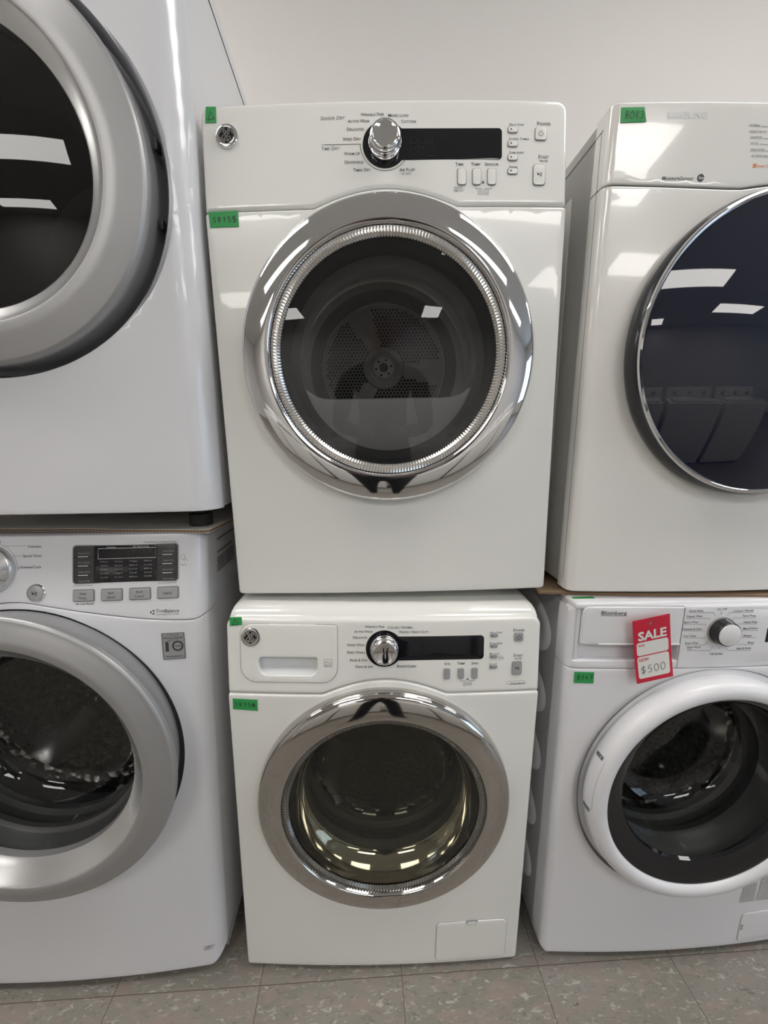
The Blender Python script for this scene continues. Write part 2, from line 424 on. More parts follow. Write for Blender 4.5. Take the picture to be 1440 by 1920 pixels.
def right_wall():
    h = [(1.2, .5), (4.8, .5), (4.8, 2.4), (1.2, 2.4)]
    o = shape('wall_right', [[(-.95, 0), (5.6, 0), (5.6, CEIL_Z), (-.95, CEIL_Z)], h], FLAT, M_WALL, None, d=.12, r=0)
    o.matrix_world = RX @ Matrix.Translation((6, 0, 0)) @ Matrix.Rotation(-PI/2, 4, 'Z'); o['kind'] = 'structure'
    x0, x1, z0, z1 = 1.2, 4.8, .5, 2.4; q = 1.2
    P = [[(x0, z0), (x1, z0), (x1, z1), (x0, z1)]]+[[(x0+k*q+.04, z0+.05), (x0+(k+1)*q-.04, z0+.05), (x0+(k+1)*q-.04, z1-.05), (x0+k*q+.04, z1-.05)] for k in range(3)]
    fr = shape('window_1', P, FLAT, M_BTNS, None, d=.05, r=0); fr.matrix_world = o.matrix_world @ Matrix.Translation((0, .04, 0)); fr['kind'] = 'structure'
    for k in range(3): box('pane', x0+k*q+.04, x0+(k+1)*q-.04, .02, .026, z0+.05, z1-.05, G_PANE, fr, bev=0)
right_wall()
M_DIFF = mat('lamp_diffuser', LAMP_COLOR, 0.5, emit=LAMP_STRENGTH)
for i, (x, y, lx, ly) in enumerate(LAMPS):
    t = thing('ceiling_light', 'recessed fluorescent ceiling light out of view; the row over the machines is added to brighten them', 'ceiling light', Matrix.Translation((x, y, CEIL_Z)), 'ceiling lights over the shop floor')
    a, b = lx/2, ly/2
    box('diffuser', -a, a, -b, b, -.012, -.006, M_DIFF, t, bev=0)
    f = shape('light_frame', [rrect(-a-.03, -b-.03, a+.03, b+.03, .004), rrect(-a, -b, a, b, .004)], FLAT, M_WHITEP, t, d=.02, r=.002)
    f.rotation_euler = (PI/2, 0, 0); f.location = (0, 0, -.02)
# ------------------------------------------------------------------ print on the panels: (words, centre x, baseline z, width, capital height, style, tone)
TXT_GD = [
('Sensor Dry', -0.083, 0.7987, 0.0401, 0.0056, 'si', 1),
('Wrinkle Free', -0.0193, 0.8029, 0.0374, 0.0049, 's', 0),
('Mixed Load', 0.0227, 0.8009, 0.0325, 0.0049, 's', 0),
('Active Wear', -0.0413, 0.7935, 0.0350, 0.0049, 's', 0),
('Cottons', 0.0389, 0.7917, 0.0242, 0.0049, 's', 0),
('Delicates', -0.0469, 0.7814, 0.0268, 0.0050, 's', 0),
('Speed Dry', -0.0527, 0.7669, 0.0289, 0.0049, 's', 0),
('Time Dry', -0.0872, 0.7535, 0.0303, 0.0056, 'si', 1),
('Warm Up', -0.0533, 0.7449, 0.0260, 0.0050, 's', 0),
('Dewrinkle', -0.0501, 0.732, 0.0303, 0.0050, 's', 0),
('Timed Dry', -0.0376, 0.7199, 0.0281, 0.0050, 's', 0),
('Air Fluff', 0.0355, 0.7189, 0.0249, 0.0050, 's', 0),
('NO HEAT', 0.0344, 0.714, 0.0164, 0.0031, '', 1),
('Time', 0.1204, 0.7268, 0.0135, 0.0050, 's', 0),
('Temp', 0.1469, 0.7267, 0.0153, 0.0051, 's', 0),
('Sensor', 0.1734, 0.7268, 0.0227, 0.0050, 's', 0),
('ADJUST', 0.1185, 0.6916, 0.0144, 0.0033, '', 1),
('TIME DRY', 0.1187, 0.6872, 0.0175, 0.0033, '', 1),
('HOLD 3 SECS TO', 0.1595, 0.6881, 0.0186, 0.0021, '', 1),
('LOCK & UNLOCK', 0.1595, 0.6851, 0.0187, 0.0022, '', 1),
('CONTROL PANEL', 0.1595, 0.6822, 0.0188, 0.0021, '', 1),
('Delay Start', 0.2142, 0.7875, 0.0245, 0.0037, 's', 0),
('Extend Tumble', 0.2183, 0.7661, 0.0325, 0.0037, 's', 0),
('Damp Alert', 0.2141, 0.7454, 0.0238, 0.0037, 's', 0),
('Signal', 0.2087, 0.7237, 0.0136, 0.0037, 's', 0),
('Power', 0.2588, 0.7885, 0.0225, 0.0057, 's', 0),
('Start', 0.2588, 0.7384, 0.0177, 0.0057, 's', 0),
('PAUSE', 0.2591, 0.7331, 0.0134, 0.0033, '', 0)]
TXT_GW = [
('Wrinkle Free', -0.0194, 0.8053, 0.0366, 0.0051, 's', 0),
('Colors / Normal', 0.0292, 0.8037, 0.0474, 0.0051, 's', 0),
('Active Wear', -0.0402, 0.796, 0.0347, 0.0050, 's', 0),
('Whites / Heavy Duty', 0.054, 0.7948, 0.0566, 0.0051, 's', 0),
('Delicates', -0.0466, 0.7848, 0.0266, 0.0051, 's', 0),
('Hand Wash', -0.0542, 0.7706, 0.0322, 0.0051, 's', 0),
('Speed Wash', -0.0549, 0.7562, 0.0329, 0.0052, 's', 0),
('Rinse & Spin', -0.0495, 0.741, 0.0321, 0.0052, 's', 0),
('Drain & Spin', -0.0391, 0.7287, 0.0332, 0.0051, 's', 0),
('BasketClean', 0.0411, 0.729, 0.0366, 0.0051, 'sib', 0),
('Soil', 0.1187, 0.7326, 0.0122, 0.0051, 's', 0),
('Temp', 0.1449, 0.7324, 0.0153, 0.0052, 's', 0),
('Spin', 0.1711, 0.7323, 0.0130, 0.0052, 's', 0),
('HOLD 3 SECS TO', 0.1574, 0.6964, 0.0173, 0.0021, '', 1),
('LOCK & UNLOCK', 0.1575, 0.6938, 0.0173, 0.0021, '', 1),
('CONTROL PANEL', 0.1575, 0.6912, 0.0173, 0.0021, '', 1),
('Delay Start', 0.2112, 0.7913, 0.0241, 0.0039, 's', 0),
('Extra Rinse', 0.2115, 0.7705, 0.0242, 0.0039, 's', 0),
('My Cycle', 0.209, 0.7502, 0.0186, 0.0038, 's', 0),
('Signal', 0.2059, 0.7301, 0.0140, 0.0039, 's', 0),
('HOLD 3', 0.2211, 0.7459, 0.0090, 0.0018, '', 1),
('SECONDS', 0.2217, 0.7432, 0.0101, 0.0019, '', 1),
('TO STORE', 0.2217, 0.7406, 0.0100, 0.0019, '', 1),
('Power', 0.2555, 0.7938, 0.0222, 0.0057, 's', 0),
('Start', 0.2552, 0.7447, 0.0180, 0.0058, 's', 0),
('PAUSE', 0.2554, 0.7395, 0.0136, 0.0031, '', 0),
('HydroWave', 0.2548, 0.6904, 0.0294, 0.0038, 'sib', 0)]
TXT_LW = [
('Delicates', 0.0393, 0.9526, 0.0241, 0.0049, '', 0),
('Speed Wash', 0.0347, 0.9355, 0.0334, 0.0049, '', 0),
('Download Cycle', 0.0319, 0.9149, 0.0378, 0.0049, '', 0),
('Normal', -0.0332, 0.961, 0.0226, 0.0049, '', 0),
('Alt Cold Rinses', 0.1286, 0.8456, 0.0323, 0.0039, '', 0),
('True', 0.2639, 0.8262, 0.0159, 0.0065, '', 0),
('Balance', 0.2851, 0.8251, 0.0256, 0.0066, 'b', 0),
('ANTI-VIBRATION SYSTEM', 0.2766, 0.8209, 0.0405, 0.0020, '', 0),
('* Press & Hold 3sec. for Extra Functions', 0.2628, 0.9574, 0.0588, 0.0028, '', 0),
('Tag On', 0.3058, 0.9126, 0.0097, 0.0029, '', 0)]
TXT_SD = [
('Moisture', -0.196, 0.692, 0.0278, 0.0055, 'b', 0),
('Sensor', -0.1708, 0.6919, 0.0215, 0.0055, '', 0),
('NORMAL', -0.0758, 0.7644, 0.0182, 0.0035, '', 1),
('HEAVY DUTY', -0.0692, 0.7562, 0.0272, 0.0035, '', 1),
('SANITIZE', -0.071, 0.7484, 0.0188, 0.0035, '', 1),
('WOOL', -0.0717, 0.7406, 0.0132, 0.0035, '', 1),
('DELICATES', -0.0648, 0.732, 0.0228, 0.0036, '', 1),
('ACTIVE WEAR', -0.0579, 0.7239, 0.0323, 0.0035, '', 1)]
TXT_BW = [
('Blomberg', -0.2221, 0.8297, 0.0474, 0.0075, 'b', 0),
('Quick Wash', -0.0677, 0.8347, 0.0269, 0.0042, '', 0),
('Organic Wash', -0.0696, 0.8238, 0.0309, 0.0043, '', 0),
('Sports Wear', -0.0739, 0.812, 0.0279, 0.0043, '', 0),
('Delicates & Dark', -0.07, 0.7978, 0.0371, 0.0044, '', 0),
('Cool Clean', -0.073, 0.7837, 0.0250, 0.0044, '', 0),
('Down Wear', -0.067, 0.7693, 0.0266, 0.0044, '', 0),
('Hand Wash', -0.0615, 0.7605, 0.0270, 0.0044, '', 0),
('Wool', -0.0702, 0.7572, 0.0084, 0.0024, '', 0),
('On / Off', -0.0179, 0.8372, 0.0188, 0.0042, '', 0),
('Cottons / Normal', 0.0246, 0.8334, 0.0394, 0.0043, '', 0),
('Perm Press', 0.0381, 0.8226, 0.0262, 0.0044, '', 0),
('Heavy Duty', 0.0428, 0.81, 0.0266, 0.0044, '', 0),
('Mixed Fabric', 0.0453, 0.7966, 0.0294, 0.0044, '', 0),
('Allergen', 0.0411, 0.7819, 0.0178, 0.0045, '', 0),
('Rinse', 0.0513, 0.7674, 0.0126, 0.0045, '', 0),
('Spin & Drain', 0.0389, 0.7558, 0.0295, 0.0045, '', 0),
('Tub Sanitize', -0.0155, 0.746, 0.0263, 0.0045, '', 0)]
LINES_GD = [
[(-0.1021, 0.7615), (-0.04, 0.7611)],
[(0.1467, 0.6966), (0.1467, 0.6917), (0.1572, 0.6917)],
[(0.1616, 0.6917), (0.173, 0.6917), (0.173, 0.6966)]]
LINES_GW = [
[(0.1441, 0.7058), (0.1442, 0.7006), (0.1554, 0.7002)],
[(0.1601, 0.7005), (0.1709, 0.7006), (0.1708, 0.7059)]]
LINES_BW = [
[(-0.0812, 0.8331), (-0.0328, 0.8324), (-0.029, 0.8259)],
[(-0.0847, 0.8215), (-0.0404, 0.8209), (-0.0375, 0.8183)],
[(-0.0875, 0.8097), (-0.046, 0.8091), (-0.0434, 0.8081)],
[(-0.0882, 0.7964), (-0.0459, 0.7958)],
[(-0.085, 0.7818), (-0.0446, 0.7811), (-0.042, 0.7831)],
[(-0.0801, 0.7672), (-0.0423, 0.7666), (-0.0347, 0.7724)],
[(-0.0743, 0.7557), (-0.0282, 0.7548), (-0.0244, 0.7638)],
[(-0.0182, 0.8348), (-0.0171, 0.8282)],
[(0.0453, 0.831), (-0.0026, 0.8322), (-0.0053, 0.8254)],
[(0.0516, 0.8199), (0.0087, 0.821), (0.0055, 0.8178)],
[(0.0565, 0.8074), (0.0176, 0.8085)],
[(0.0609, 0.7938), (0.0276, 0.7949)],
[(0.0601, 0.7792), (0.0302, 0.7801)],
[(0.058, 0.7648), (0.023, 0.7659)],
[(0.0536, 0.7529), (0.0065, 0.7544), (0.0027, 0.7601)],
[(-0.0116, 0.7625), (-0.0108, 0.7574)]]
LINES_LW = [
[(-0.0185, 0.956), (0.0237, 0.9561)],
[(-0.0002, 0.9378), (0.0161, 0.9376)],
[(0.0085, 0.9163), (0.0113, 0.9162)]]
LINES_SD = [
[(-0.0655, 0.7649), (-0.0548, 0.7646)],
[(-0.06, 0.7492), (-0.0514, 0.7489)],
[(-0.0635, 0.7413), (-0.0497, 0.7412)],
[(-0.0522, 0.7325), (-0.0478, 0.7325)]]

# ------------------------------------------------------------------ shared parts of the two matching machines in the middle stack
W = 0.2985
def bow(x, b): return -b*(1-(x/W)**2)
def ge_surf(seam, b):
    def f(x, z): return bow(x, b)+0.11*max(0, z-seam)
    return f
def arch_pts(seam, top, x1=0.118, n=26):
    """the seam line between lower front and control panel, right to left, rising in an arch over the door"""
    P = []
    for k in range(n+1):
        x = x1-2*x1*k/n; u = abs(x)/x1
        P.append((x, seam+(top-seam)*(1-u*u)*(1 if u < .0 else (1-.12*u*u)))) 
    return P
def ge_front(parent, seam, top, b, zb, mt, cz, hole, zt, name='front_panel', cut=None):
    fy = ge_surf(seam, b); A = arch_pts(seam, top)
    P = [(-W+.006, zb), (W-.006, zb), (W-.0018, zb+.0018), (W, zb+.006), (W, seam-.0065), (W-.0015, seam-.0025), (W-.006, seam-.0008)]+[(x, z-.0008) for x, z in A]
    P = dense(P+[(-W+.006, seam-.0008), (-W+.0015, seam-.0025), (-W, seam-.0065), (-W, zb+.006), (-W+.0018, zb+.0018)], .02)
    low = shape(name, [P, circ(0, cz, hole, 128)], fy, mt, parent, d=.03, r=.004, gx=lin(-W+.015, W-.015, 34), gz=lin(zb+.015, top, 38))
    A2 = [(x, z+.0008) for x, z in A][::-1]
    Q = dense([(-W+.004, seam+.0008)]+A2+[(W-.004, seam+.0008), (W-.0008, seam+.002)]+rrect(-W, seam, W, zt, (.003, .003, .018, .018))[14:28]+[(-W+.0008, seam+.002)], .02)
    top_ = shape('control_panel', [Q]+([cut] if cut else []), fy, mt, parent, d=.03, r=.006, gx=lin(-W+.015, W-.015, 34), gz=lin(seam+.01, zt-.012, 11), seg=4)
    # dark joint behind the seam
    return low, top_, fy
def ge_badge(parent, x, z, fy, s=1.0):
    y = fy(x, z)
    b = lathe('badge', [(.0186*s, 0), (.0186*s, -.0015), (.0178*s, -.0035), (.0145*s, -.0050), (.0128*s, -.0046), (.0126*s, -.0040), (0, -.0040)], x, z, None, parent, 64, y0=y, mats=[M_CHROME, M_BLACK], mi=[0, 0, 0, 0, 0, 1], tilt=.11)
    vs, fs = [], []; R = .0118*s; f2 = lambda a, c: y-.0043+.11*(c-z)
    G = [(.02, .38), (-.12, .60), (-.34, .62), (-.40, .44), (-.28, .30), (-.06, .30), (-.22, .12), (-.52, -.10), (-.60, -.36), (-.44, -.54), (-.22, -.44), (-.12, -.16), (-.10, .10)]
    E = [(.46, .34), (.42, .58), (.24, .64), (.12, .48), (.18, .30), (.36, .24), (.16, .10), (.06, -.18), (.14, -.46), (.36, -.54), (.54, -.36), (.48, -.14), (.32, -.12), (.28, -.26)]
    S2 = [(-.52, -.40), (-.30, -.66), (-.05, -.60), (.12, -.70), (.30, -.62)]
    L = [[(x+p[0]*R, z+p[1]*R) for p in smoothline(q, 5)] for q in (G, E, S2)]
    ribbon_geo(L, .0013*s, f2, .0002, vs, fs)
    ribbon_geo([arc(x, z, R*.90, a+12, a+78, 10) for a in (0, 90, 180, 270)], .0011*s, f2, .0002, vs, fs)
    ribbon_geo([arc(x, z, R*1.03, 0, 360, 40)], .0006*s, f2, .0002, vs, fs)
    mesh('monogram', vs, fs, M_CHROME, b, smooth=False); return b
def ge_knob(parent, x, z, fy):
    y = fy(x, z)
    k = lathe('knob', [(.0268, .001), (.0268, -.0055), (.0258, -.0068), (.0236, -.0072), (.0218, -.009), (.0222, -.0115), (.0240, -.0135), (.0244, -.0165), (.0236, -.0195), (.0218, -.0212), (.0195, -.0218), (.0188, -.0214), (0, -.0208)], x, z, M_CHROME, parent, 72, y0=y, tilt=.11)
    vs, fs = [], []; f2 = lambda a, c: y-.0070+.11*(c-z)
    ribbon_geo([[(x+.0228*cos(PI*q/8), z+.0228*sin(PI*q/8)), (x+.0262*cos(PI*q/8), z+.0262*sin(PI*q/8))] for q in range(16)], .0007, f2, .0002, vs, fs)
    mesh('knob_marks', vs, fs, M_BLACKP, k, smooth=False); return k
def window_loop(cx, cz, r, hb, x1, rr):
    a = math.degrees(math.asin(hb/r)); P = [p for p in rrect(cx, cz-hb, x1, cz+hb, rr)[7:21]]
    return [(cx+r*cos(math.radians(a)), cz-hb)]+P+arc(cx, cz, r, a, 360-a, 60)[:-1]
SEGS = {'8': 'abcdefg'}
def seven(x, z, w, h, s='abcdefg'):
    P = {'a': ((0, 1), (1, 1)), 'b': ((1, 1), (1, .5)), 'c': ((1, .5), (1, 0)), 'd': ((0, 0), (1, 0)), 'e': ((0, .5), (0, 0)), 'f': ((0, 1), (0, .5)), 'g': ((0, .5), (1, .5))}
    out = []
    for c in s:
        (a, b), (c2, d) = P[c]; q = .08
        out.append([(x+(a+(c2-a)*q)*w+.08*h*(b+(d-b)*q), z+(b+(d-b)*q)*h), (x+(c2+(a-c2)*q)*w+.08*h*(d+(b-d)*q), z+(d+(b-d)*q)*h)])
    return out
def button(parent, x0, x1, z0, z1, fy, m, r=.0025, h=.0022, name='button', rim=None):
    if rim: shape('button_surround', [rrect(x0-.0012, z0-.0012, x1+.0012, z1+.0012, r+.0008)], fy, rim, parent, d=.0004, r=.0003, off=-.0006)
    return shape(name, [rrect(x0, z0, x1, z1, r)], fy, m, parent, d=h, r=.0008, off=-h)
def ge_door(parent, cz, ring_m, ridge_m, glass_m, washer):
    """door: bright ring, ridged ring, pane and inner frame"""
    c = ring_m
    prof = [(.2490, .006), (.2500, .000), (.2505, -.008), (.2500, -.016), (.2485, -.0225), (.2462, -.0270), (.2430, -.0300), (.2380, -.0325), (.2300, -.0350), (.2200, -.0370), (.2100, -.0380), (.2040, -.0378), (.2010, -.0365), (.1995, -.0335), (.1985, -.0300)]
    fine = []
    for i in range(len(prof)-1):
        for k in range(3):
            t = k/3; fine.append((prof[i][0]*(1-t)+prof[i+1][0]*t, prof[i][1]*(1-t)+prof[i+1][1]*t))
    fine.append(prof[-1])
    # smooth the profile once
    for _ in range(2): fine = [fine[0]]+[((fine[i-1][0]+2*fine[i][0]+fine[i+1][0])/4, (fine[i-1][1]+2*fine[i][1]+fine[i+1][1])/4) for i in range(1, len(fine)-1)]+[fine[-1]]
    door = lathe('door', fine, 0, cz, c, parent, 192)
    N = 236 if not washer else 210; vs, fs = [], []; rin, rout = (.1825, .1975) if not washer else (.1870, .1985)
    amp = .0016 if not washer else .0009
    for k in range(2*N):
        a = PI*k/N; y = -.030+(amp if k % 2 else -amp)
        vs += [(rout*cos(a), -.0300+(.4*amp if k % 2 else -.4*amp), cz+rout*sin(a)), ((rout*.35+rin*.65)*cos(a), y-.001, cz+(rout*.35+rin*.65)*sin(a)), (rin*cos(a), y+.004, cz+rin*sin(a))]
    n = 2*N
    for k in range(n):
        a, b = 3*k, 3*((k+1) % n); fs += [(a, b, b+1, a+1), (a+1, b+1, b+2, a+2)]
    mesh('ridged_ring', vs, fs, ridge_m, door, smooth=False)
    vs, fs = [], []
    lathe('window', [(.1835 if not washer else .188, -.0245), (.150, -.0262), (.10, -.0275), (.05, -.0282), (.0001, -.0285)], 0, cz, glass_m, door, 128)
    return door
def ge_common(root, fy, texts, lines, items):
    pass
def feet(parent, hw, y0, y1, z0, z1, m=None):
    for x in (-hw, hw):
        for y in (y0, y1): lathe_up(parent, x, y, z0, z1, .022, m or M_FOOT)
def lathe_up(parent, x, y, z0, z1, r, m, name='foot'):
    n = 24; vs = []; fs = []
    for rr, z in ((r*.6, z1), (r*.6, z0+(z1-z0)*.55), (r, z0+(z1-z0)*.5), (r, z0)):
        for k in range(n): vs.append((x+rr*cos(2*PI*k/n), y+rr*sin(2*PI*k/n), z))
    for i in range(3):
        for k in range(n): fs.append((i*n+k, i*n+(k+1) % n, (i+1)*n+(k+1) % n, (i+1)*n+k))
    fs.append(list(range(3*n, 4*n))); return mesh(name, vs, fs, m, parent)

# ------------------------------------------------------------------ upper middle: clothes dryer with chrome door
def build_ge_dryer():
    R = thing('clothes_dryer', 'white dryer with a wide chrome door ring, on top of the middle stack', 'dryer', frame(0, 0, .86, -.00796, -.018837))
    seam, top, zt, cz = .666, .6945, .8285, .4315
    low, pan, fy = ge_front(R, seam, top, .008, 0, M_WARM, cz, .236, zt)
    cabinet(R, W-.0015, .001, zt-.006, .028, .62, M_WARM)
    box('seam_gap', -W+.004, W-.004, .012, .026, seam-.012, seam+.012, M_GAP, R, bev=0)
    ge_badge(R.children[1] if False else pan, -.2552, .7790, fy)
    wnd = shape('display_window', [window_loop(.0002, .7598, .0360, .0238, .190, .006)], fy, M_BLACK, pan, d=.0006, r=.0005, off=-.0007, gx=lin(-.03, .185, 14), gz=lin(.73, .79, 5))
    lettering('unlit_digits', wnd, fy, [("Estimated Time Remaining", .0676, .7402, .040, .0026, '', 0)], mats=[M_GHOST, M_INK], off=.0011, extra=[(sum([seven(x, .7515, .0085, .0165) for x in (.042, .055, .068)], []), .0009, 0)])
    ge_knob(pan, .0004, .7605, fy)
    # buttons
    for x0 in (.1179, .1422, .1667): button(pan, x0, x0+.0128, .6976, .7218, fy, M_WARM, .0035, rim=M_INK2)
    for z in (.7780, .7570, .7361, .7152):
        b = button(pan, .2001, .2150, z-.0012, z+.0070, fy, M_WARM, .003, rim=M_INK2)
        lettering('indicator', b, fy, mats=[M_INK], off=.0024, extra=[([arc(.2044, z+.0030, .0007, 0, 360, 8)], .0014, 0)])
    b = button(pan, .2448, .2620, .7660, .7843, fy, M_WARM, .003, rim=M_INK2)
    lettering('power_symbol', b, fy, mats=[M_INK], off=.0024, extra=[([arc(.2534, .7748, .0036, -240, 60, 20), [(.2534, .7752), (.2534, .7800)]], .0007, 0)])
    b = button(pan, .2420, .2608, .6975, .7281, fy, M_WARM, .0045, rim=M_INK2)
    play_pause(b, .2514, .7128, .0036, fy, .0024)
    L = [[(-.0966, .7614), (-.0384, .7612)], arc(.0004, .7605, .0400, 180, 325, 40)]
    lettering('panel_lettering', pan, fy, TXT_GD, LINES_GD, extra=[(L, .0008, 0)]+lock(.1590, .7022, .0028)+sound(.2122, .7233))
    R2 = ge_door(R, cz, M_CHROME, M_RIDGE, G_DRYER, False)
    lathe('door_rim', [(.1828, -.022), (.1800, .000), (.1765, .028), (.1600, .030)], 0, cz, M_BLACKP, R2, 128)
    # inner door frame with a rounded, flat-bottomed opening
    op = []
    for k in range(81):
        a = math.radians(-28+236*k/80); op.append((.161*cos(a), cz+.161*sin(a)))
    op = [(.100, cz-.0635), (.118, cz-.0625), (.134, cz-.0585)]+[p for p in op if p[1] > cz-.052]+[(-.134, cz-.0585), (-.118, cz-.0625), (-.100, cz-.0635)]
    shape('inner_frame', [circ(0, cz, .180), dense(op, .02)], lambda x, z: .032+.02*max(0, (cz-.05-z))*2, M_DGREY, R2, d=.035, r=.004)
    # drum
    dz = .487
    prof = [(.262, .085), (.262, .12), (.2595, .125), (.2595, .40), (.254, .425), (.243, .442), (.228, .450), (.214, .447), (.205, .440), (.176, .440), (.173, .446), (.168, .446), (.166, .441), (.058, .441), (.055, .432), (.0001, .432)]
    dr = lathe('drum', prof, -.005, dz, None, R, 128, mats=[M_DRUM, M_DRUMR, M_DRUMP], mi=[0, 0, 0, 0, 1, 1, 1, 1, 0, 0, 1, 1, 2, 1, 2])
    shape('drum_ledge', [circ(-.002, .46, .285, 96), circ(-.005, dz, .258, 96)], lambda x, z: .083, M_DGREY, R, d=.003, r=0)
    hub = lathe('hub_plate', [(.0285, .434), (.0285, .4285), (.0275, .4275), (.012, .4275), (.0118, .4245), (.0095, .4225), (.0001, .4225)], -.005, dz, None, dr, 48, mats=[M_HUB, M_MGREY], mi=[0, 0, 0, 1, 1, 1])
    vs, fs, mm = [], [], []
    for k in range(6):
        a = PI*(k/3+.06); disc_geo(-.005+.0212*cos(a), dz+.0212*sin(a), .0032, lambda x, z: .4275, .0003, vs, fs, mm, 0, 12)
    mesh('hub_bolts', vs, fs, M_INK, hub, smooth=False, mi=mm)
    lathe('hub_surround', [(.041, .441), (.040, .430), (.037, .428), (.0345, .436), (.034, .441)], -.005, dz, M_DRUMR, dr, 64)
    # three plain ribs between sectors of round holes
    vs, fs = [], []
    for a0 in (115, 235, 355):
        for sg in (-1, 1):
            Lr = [(-.005+r*cos(math.radians(a0+sg*da)), dz+r*sin(math.radians(a0+sg*da))) for r, da in ((.044, 26), (.052, 17), (.065, 10), (.09, 7), (.12, 5.5), (.15, 5))]
            ribbon_geo([smoothline(Lr, 4)], .0022, FLAT, -.4395, vs, fs)
    mesh('sector_ridge', vs, fs, M_DRUMR, dr, smooth=False)
    p = .0098; sect = [([], [], []) for _ in range(3)]
    for i in range(-18, 19):
        for j in range(-20, 21):
            x = (i+(j % 2)*.5)*p; z = j*p*.866; r = math.hypot(x, z)
            if not .055 < r < .158: continue
            a = math.degrees(math.atan2(z, x)) % 360
            if any(abs((a-q+180) % 360-180) < 9+.55/r for q in (115, 235, 355)): continue
            q = sect[int(((a-355) % 360)//120)]; disc_geo(-.005+x, dz+z, .0039, lambda x, z: .441, .0006, q[0], q[1], q[2], 0, 10)
    for q in sect: mesh('perforation', q[0], q[1], M_GAP, dr, smooth=False, mi=q[2])
    feet(R, .25, .06, .54, -.0128, .002)
    return R
def play_pause(parent, x, z, s, fy, off):
    vs = [(x-s, fy(x, z)-off, z-s*.95), (x+s*.15, fy(x, z)-off, z), (x-s, fy(x, z)-off, z+s*.95)]; fs = [(0, 1, 2)]
    ribbon_geo([[(x+s*.42, z-s*.9), (x+s*.42, z+s*.9)], [(x+s*.95, z-s*.9), (x+s*.95, z+s*.9)]], s*.28, fy, off, vs, fs)
    return mesh('play_pause_symbol', vs, fs, M_INK, parent, smooth=False)
def lock(x, z, s): return [([[(x-s*.6, z-s*.4), (x+s*.6, z-s*.4)]], s*1.0, 0), ([arc(x, z+s*.15, s*.42, 0, 180, 8)], s*.22, 0)]
def sound(x, z, s=1.0): return [([arc(x, z, .0012*s, -50, 50, 6), arc(x, z, .0022*s, -50, 50, 6), arc(x, z, .0032*s, -50, 50, 6)], .0004, 0)]

# ------------------------------------------------------------------ lower middle: washer with darker chrome door
def bowl_parts(door, R, cz, r, y0, depth, gm=None):
    """glass bowl reaching back into the drum"""
    gm = gm or G_BOWL
    lathe('glass_bowl', [(r, y0), (r*.975, y0+depth*.25), (r*.93, y0+depth*.55), (r*.86, y0+depth*.80), (r*.76, y0+depth*.93), (r*.6, y0+depth), (r*.3, y0+depth*1.02), (.0001, y0+depth*1.02)], 0, cz, gm, door, 128)
def washer_drum(R, cz, rg, rd, y0, y1, cx=0, holes=True):
    lathe('door_gasket', [(rg+.025, .012), (rg+.012, .03), (rg+.004, .045), (rg-.004, .05), (rg-.002, .062), (rg+.010, .070), (rg+.006, .085), (rg-.004, .092), (rg-.004, .105), (rg+.01, .115)], cx, cz, M_RUBBER, R, 128)
    dr = lathe('drum', [(rg-.008, y0), (rg+.01, y0-.006), (rd, y0+.012), (rd, y1-.03), (rd-.02, y1), (rd*.5, y1+.006), (rd*.3, y1-.01), (.0001, y1-.012)], cx, cz, M_STEEL, R, 128)
    for k in range(3):
        a = math.radians(90+120*k+20); vs = []; fs = []; n = 10
        for i, y in enumerate(lin(y0+.03, y1-.035, 12)):
            tp = min(1, (i+.3)/2.5, (11.3-i)/2.5)
            for j in range(n+1):
                t = -1+2*j/n; h = .045*tp*(1-t*t)**.5 if abs(t) < 1 else 0
                rr = rd-h; aa = a+t*.16
                vs.append((cx+rr*cos(aa), y, cz+rr*sin(aa)))
        for i in range(11):
            for j in range(n): q = i*(n+1)+j; fs.append((q, q+1, q+n+2, q+n+1))
        mesh('drum_paddle', vs, fs, M_STEELP, dr)
    if holes:
        vs, fs = [], []
        for i, y in enumerate(lin(y0+.03, y1-.04, 12)):
            for k in range(72):
                a = 2*PI*(k+.5*(i % 2))/72; rr = rd-.0008; s = len(vs)
                for q in range(6):
                    b = 2*PI*q/6; aa = a+.0026*cos(b)/rd; vs.append((cx+rr*cos(aa), y+.0026*sin(b), cz+rr*sin(aa)))
                fs.append(list(range(s, s+6)))
        mesh('drum_holes', vs, fs, M_GAP, dr, smooth=False)
    return dr
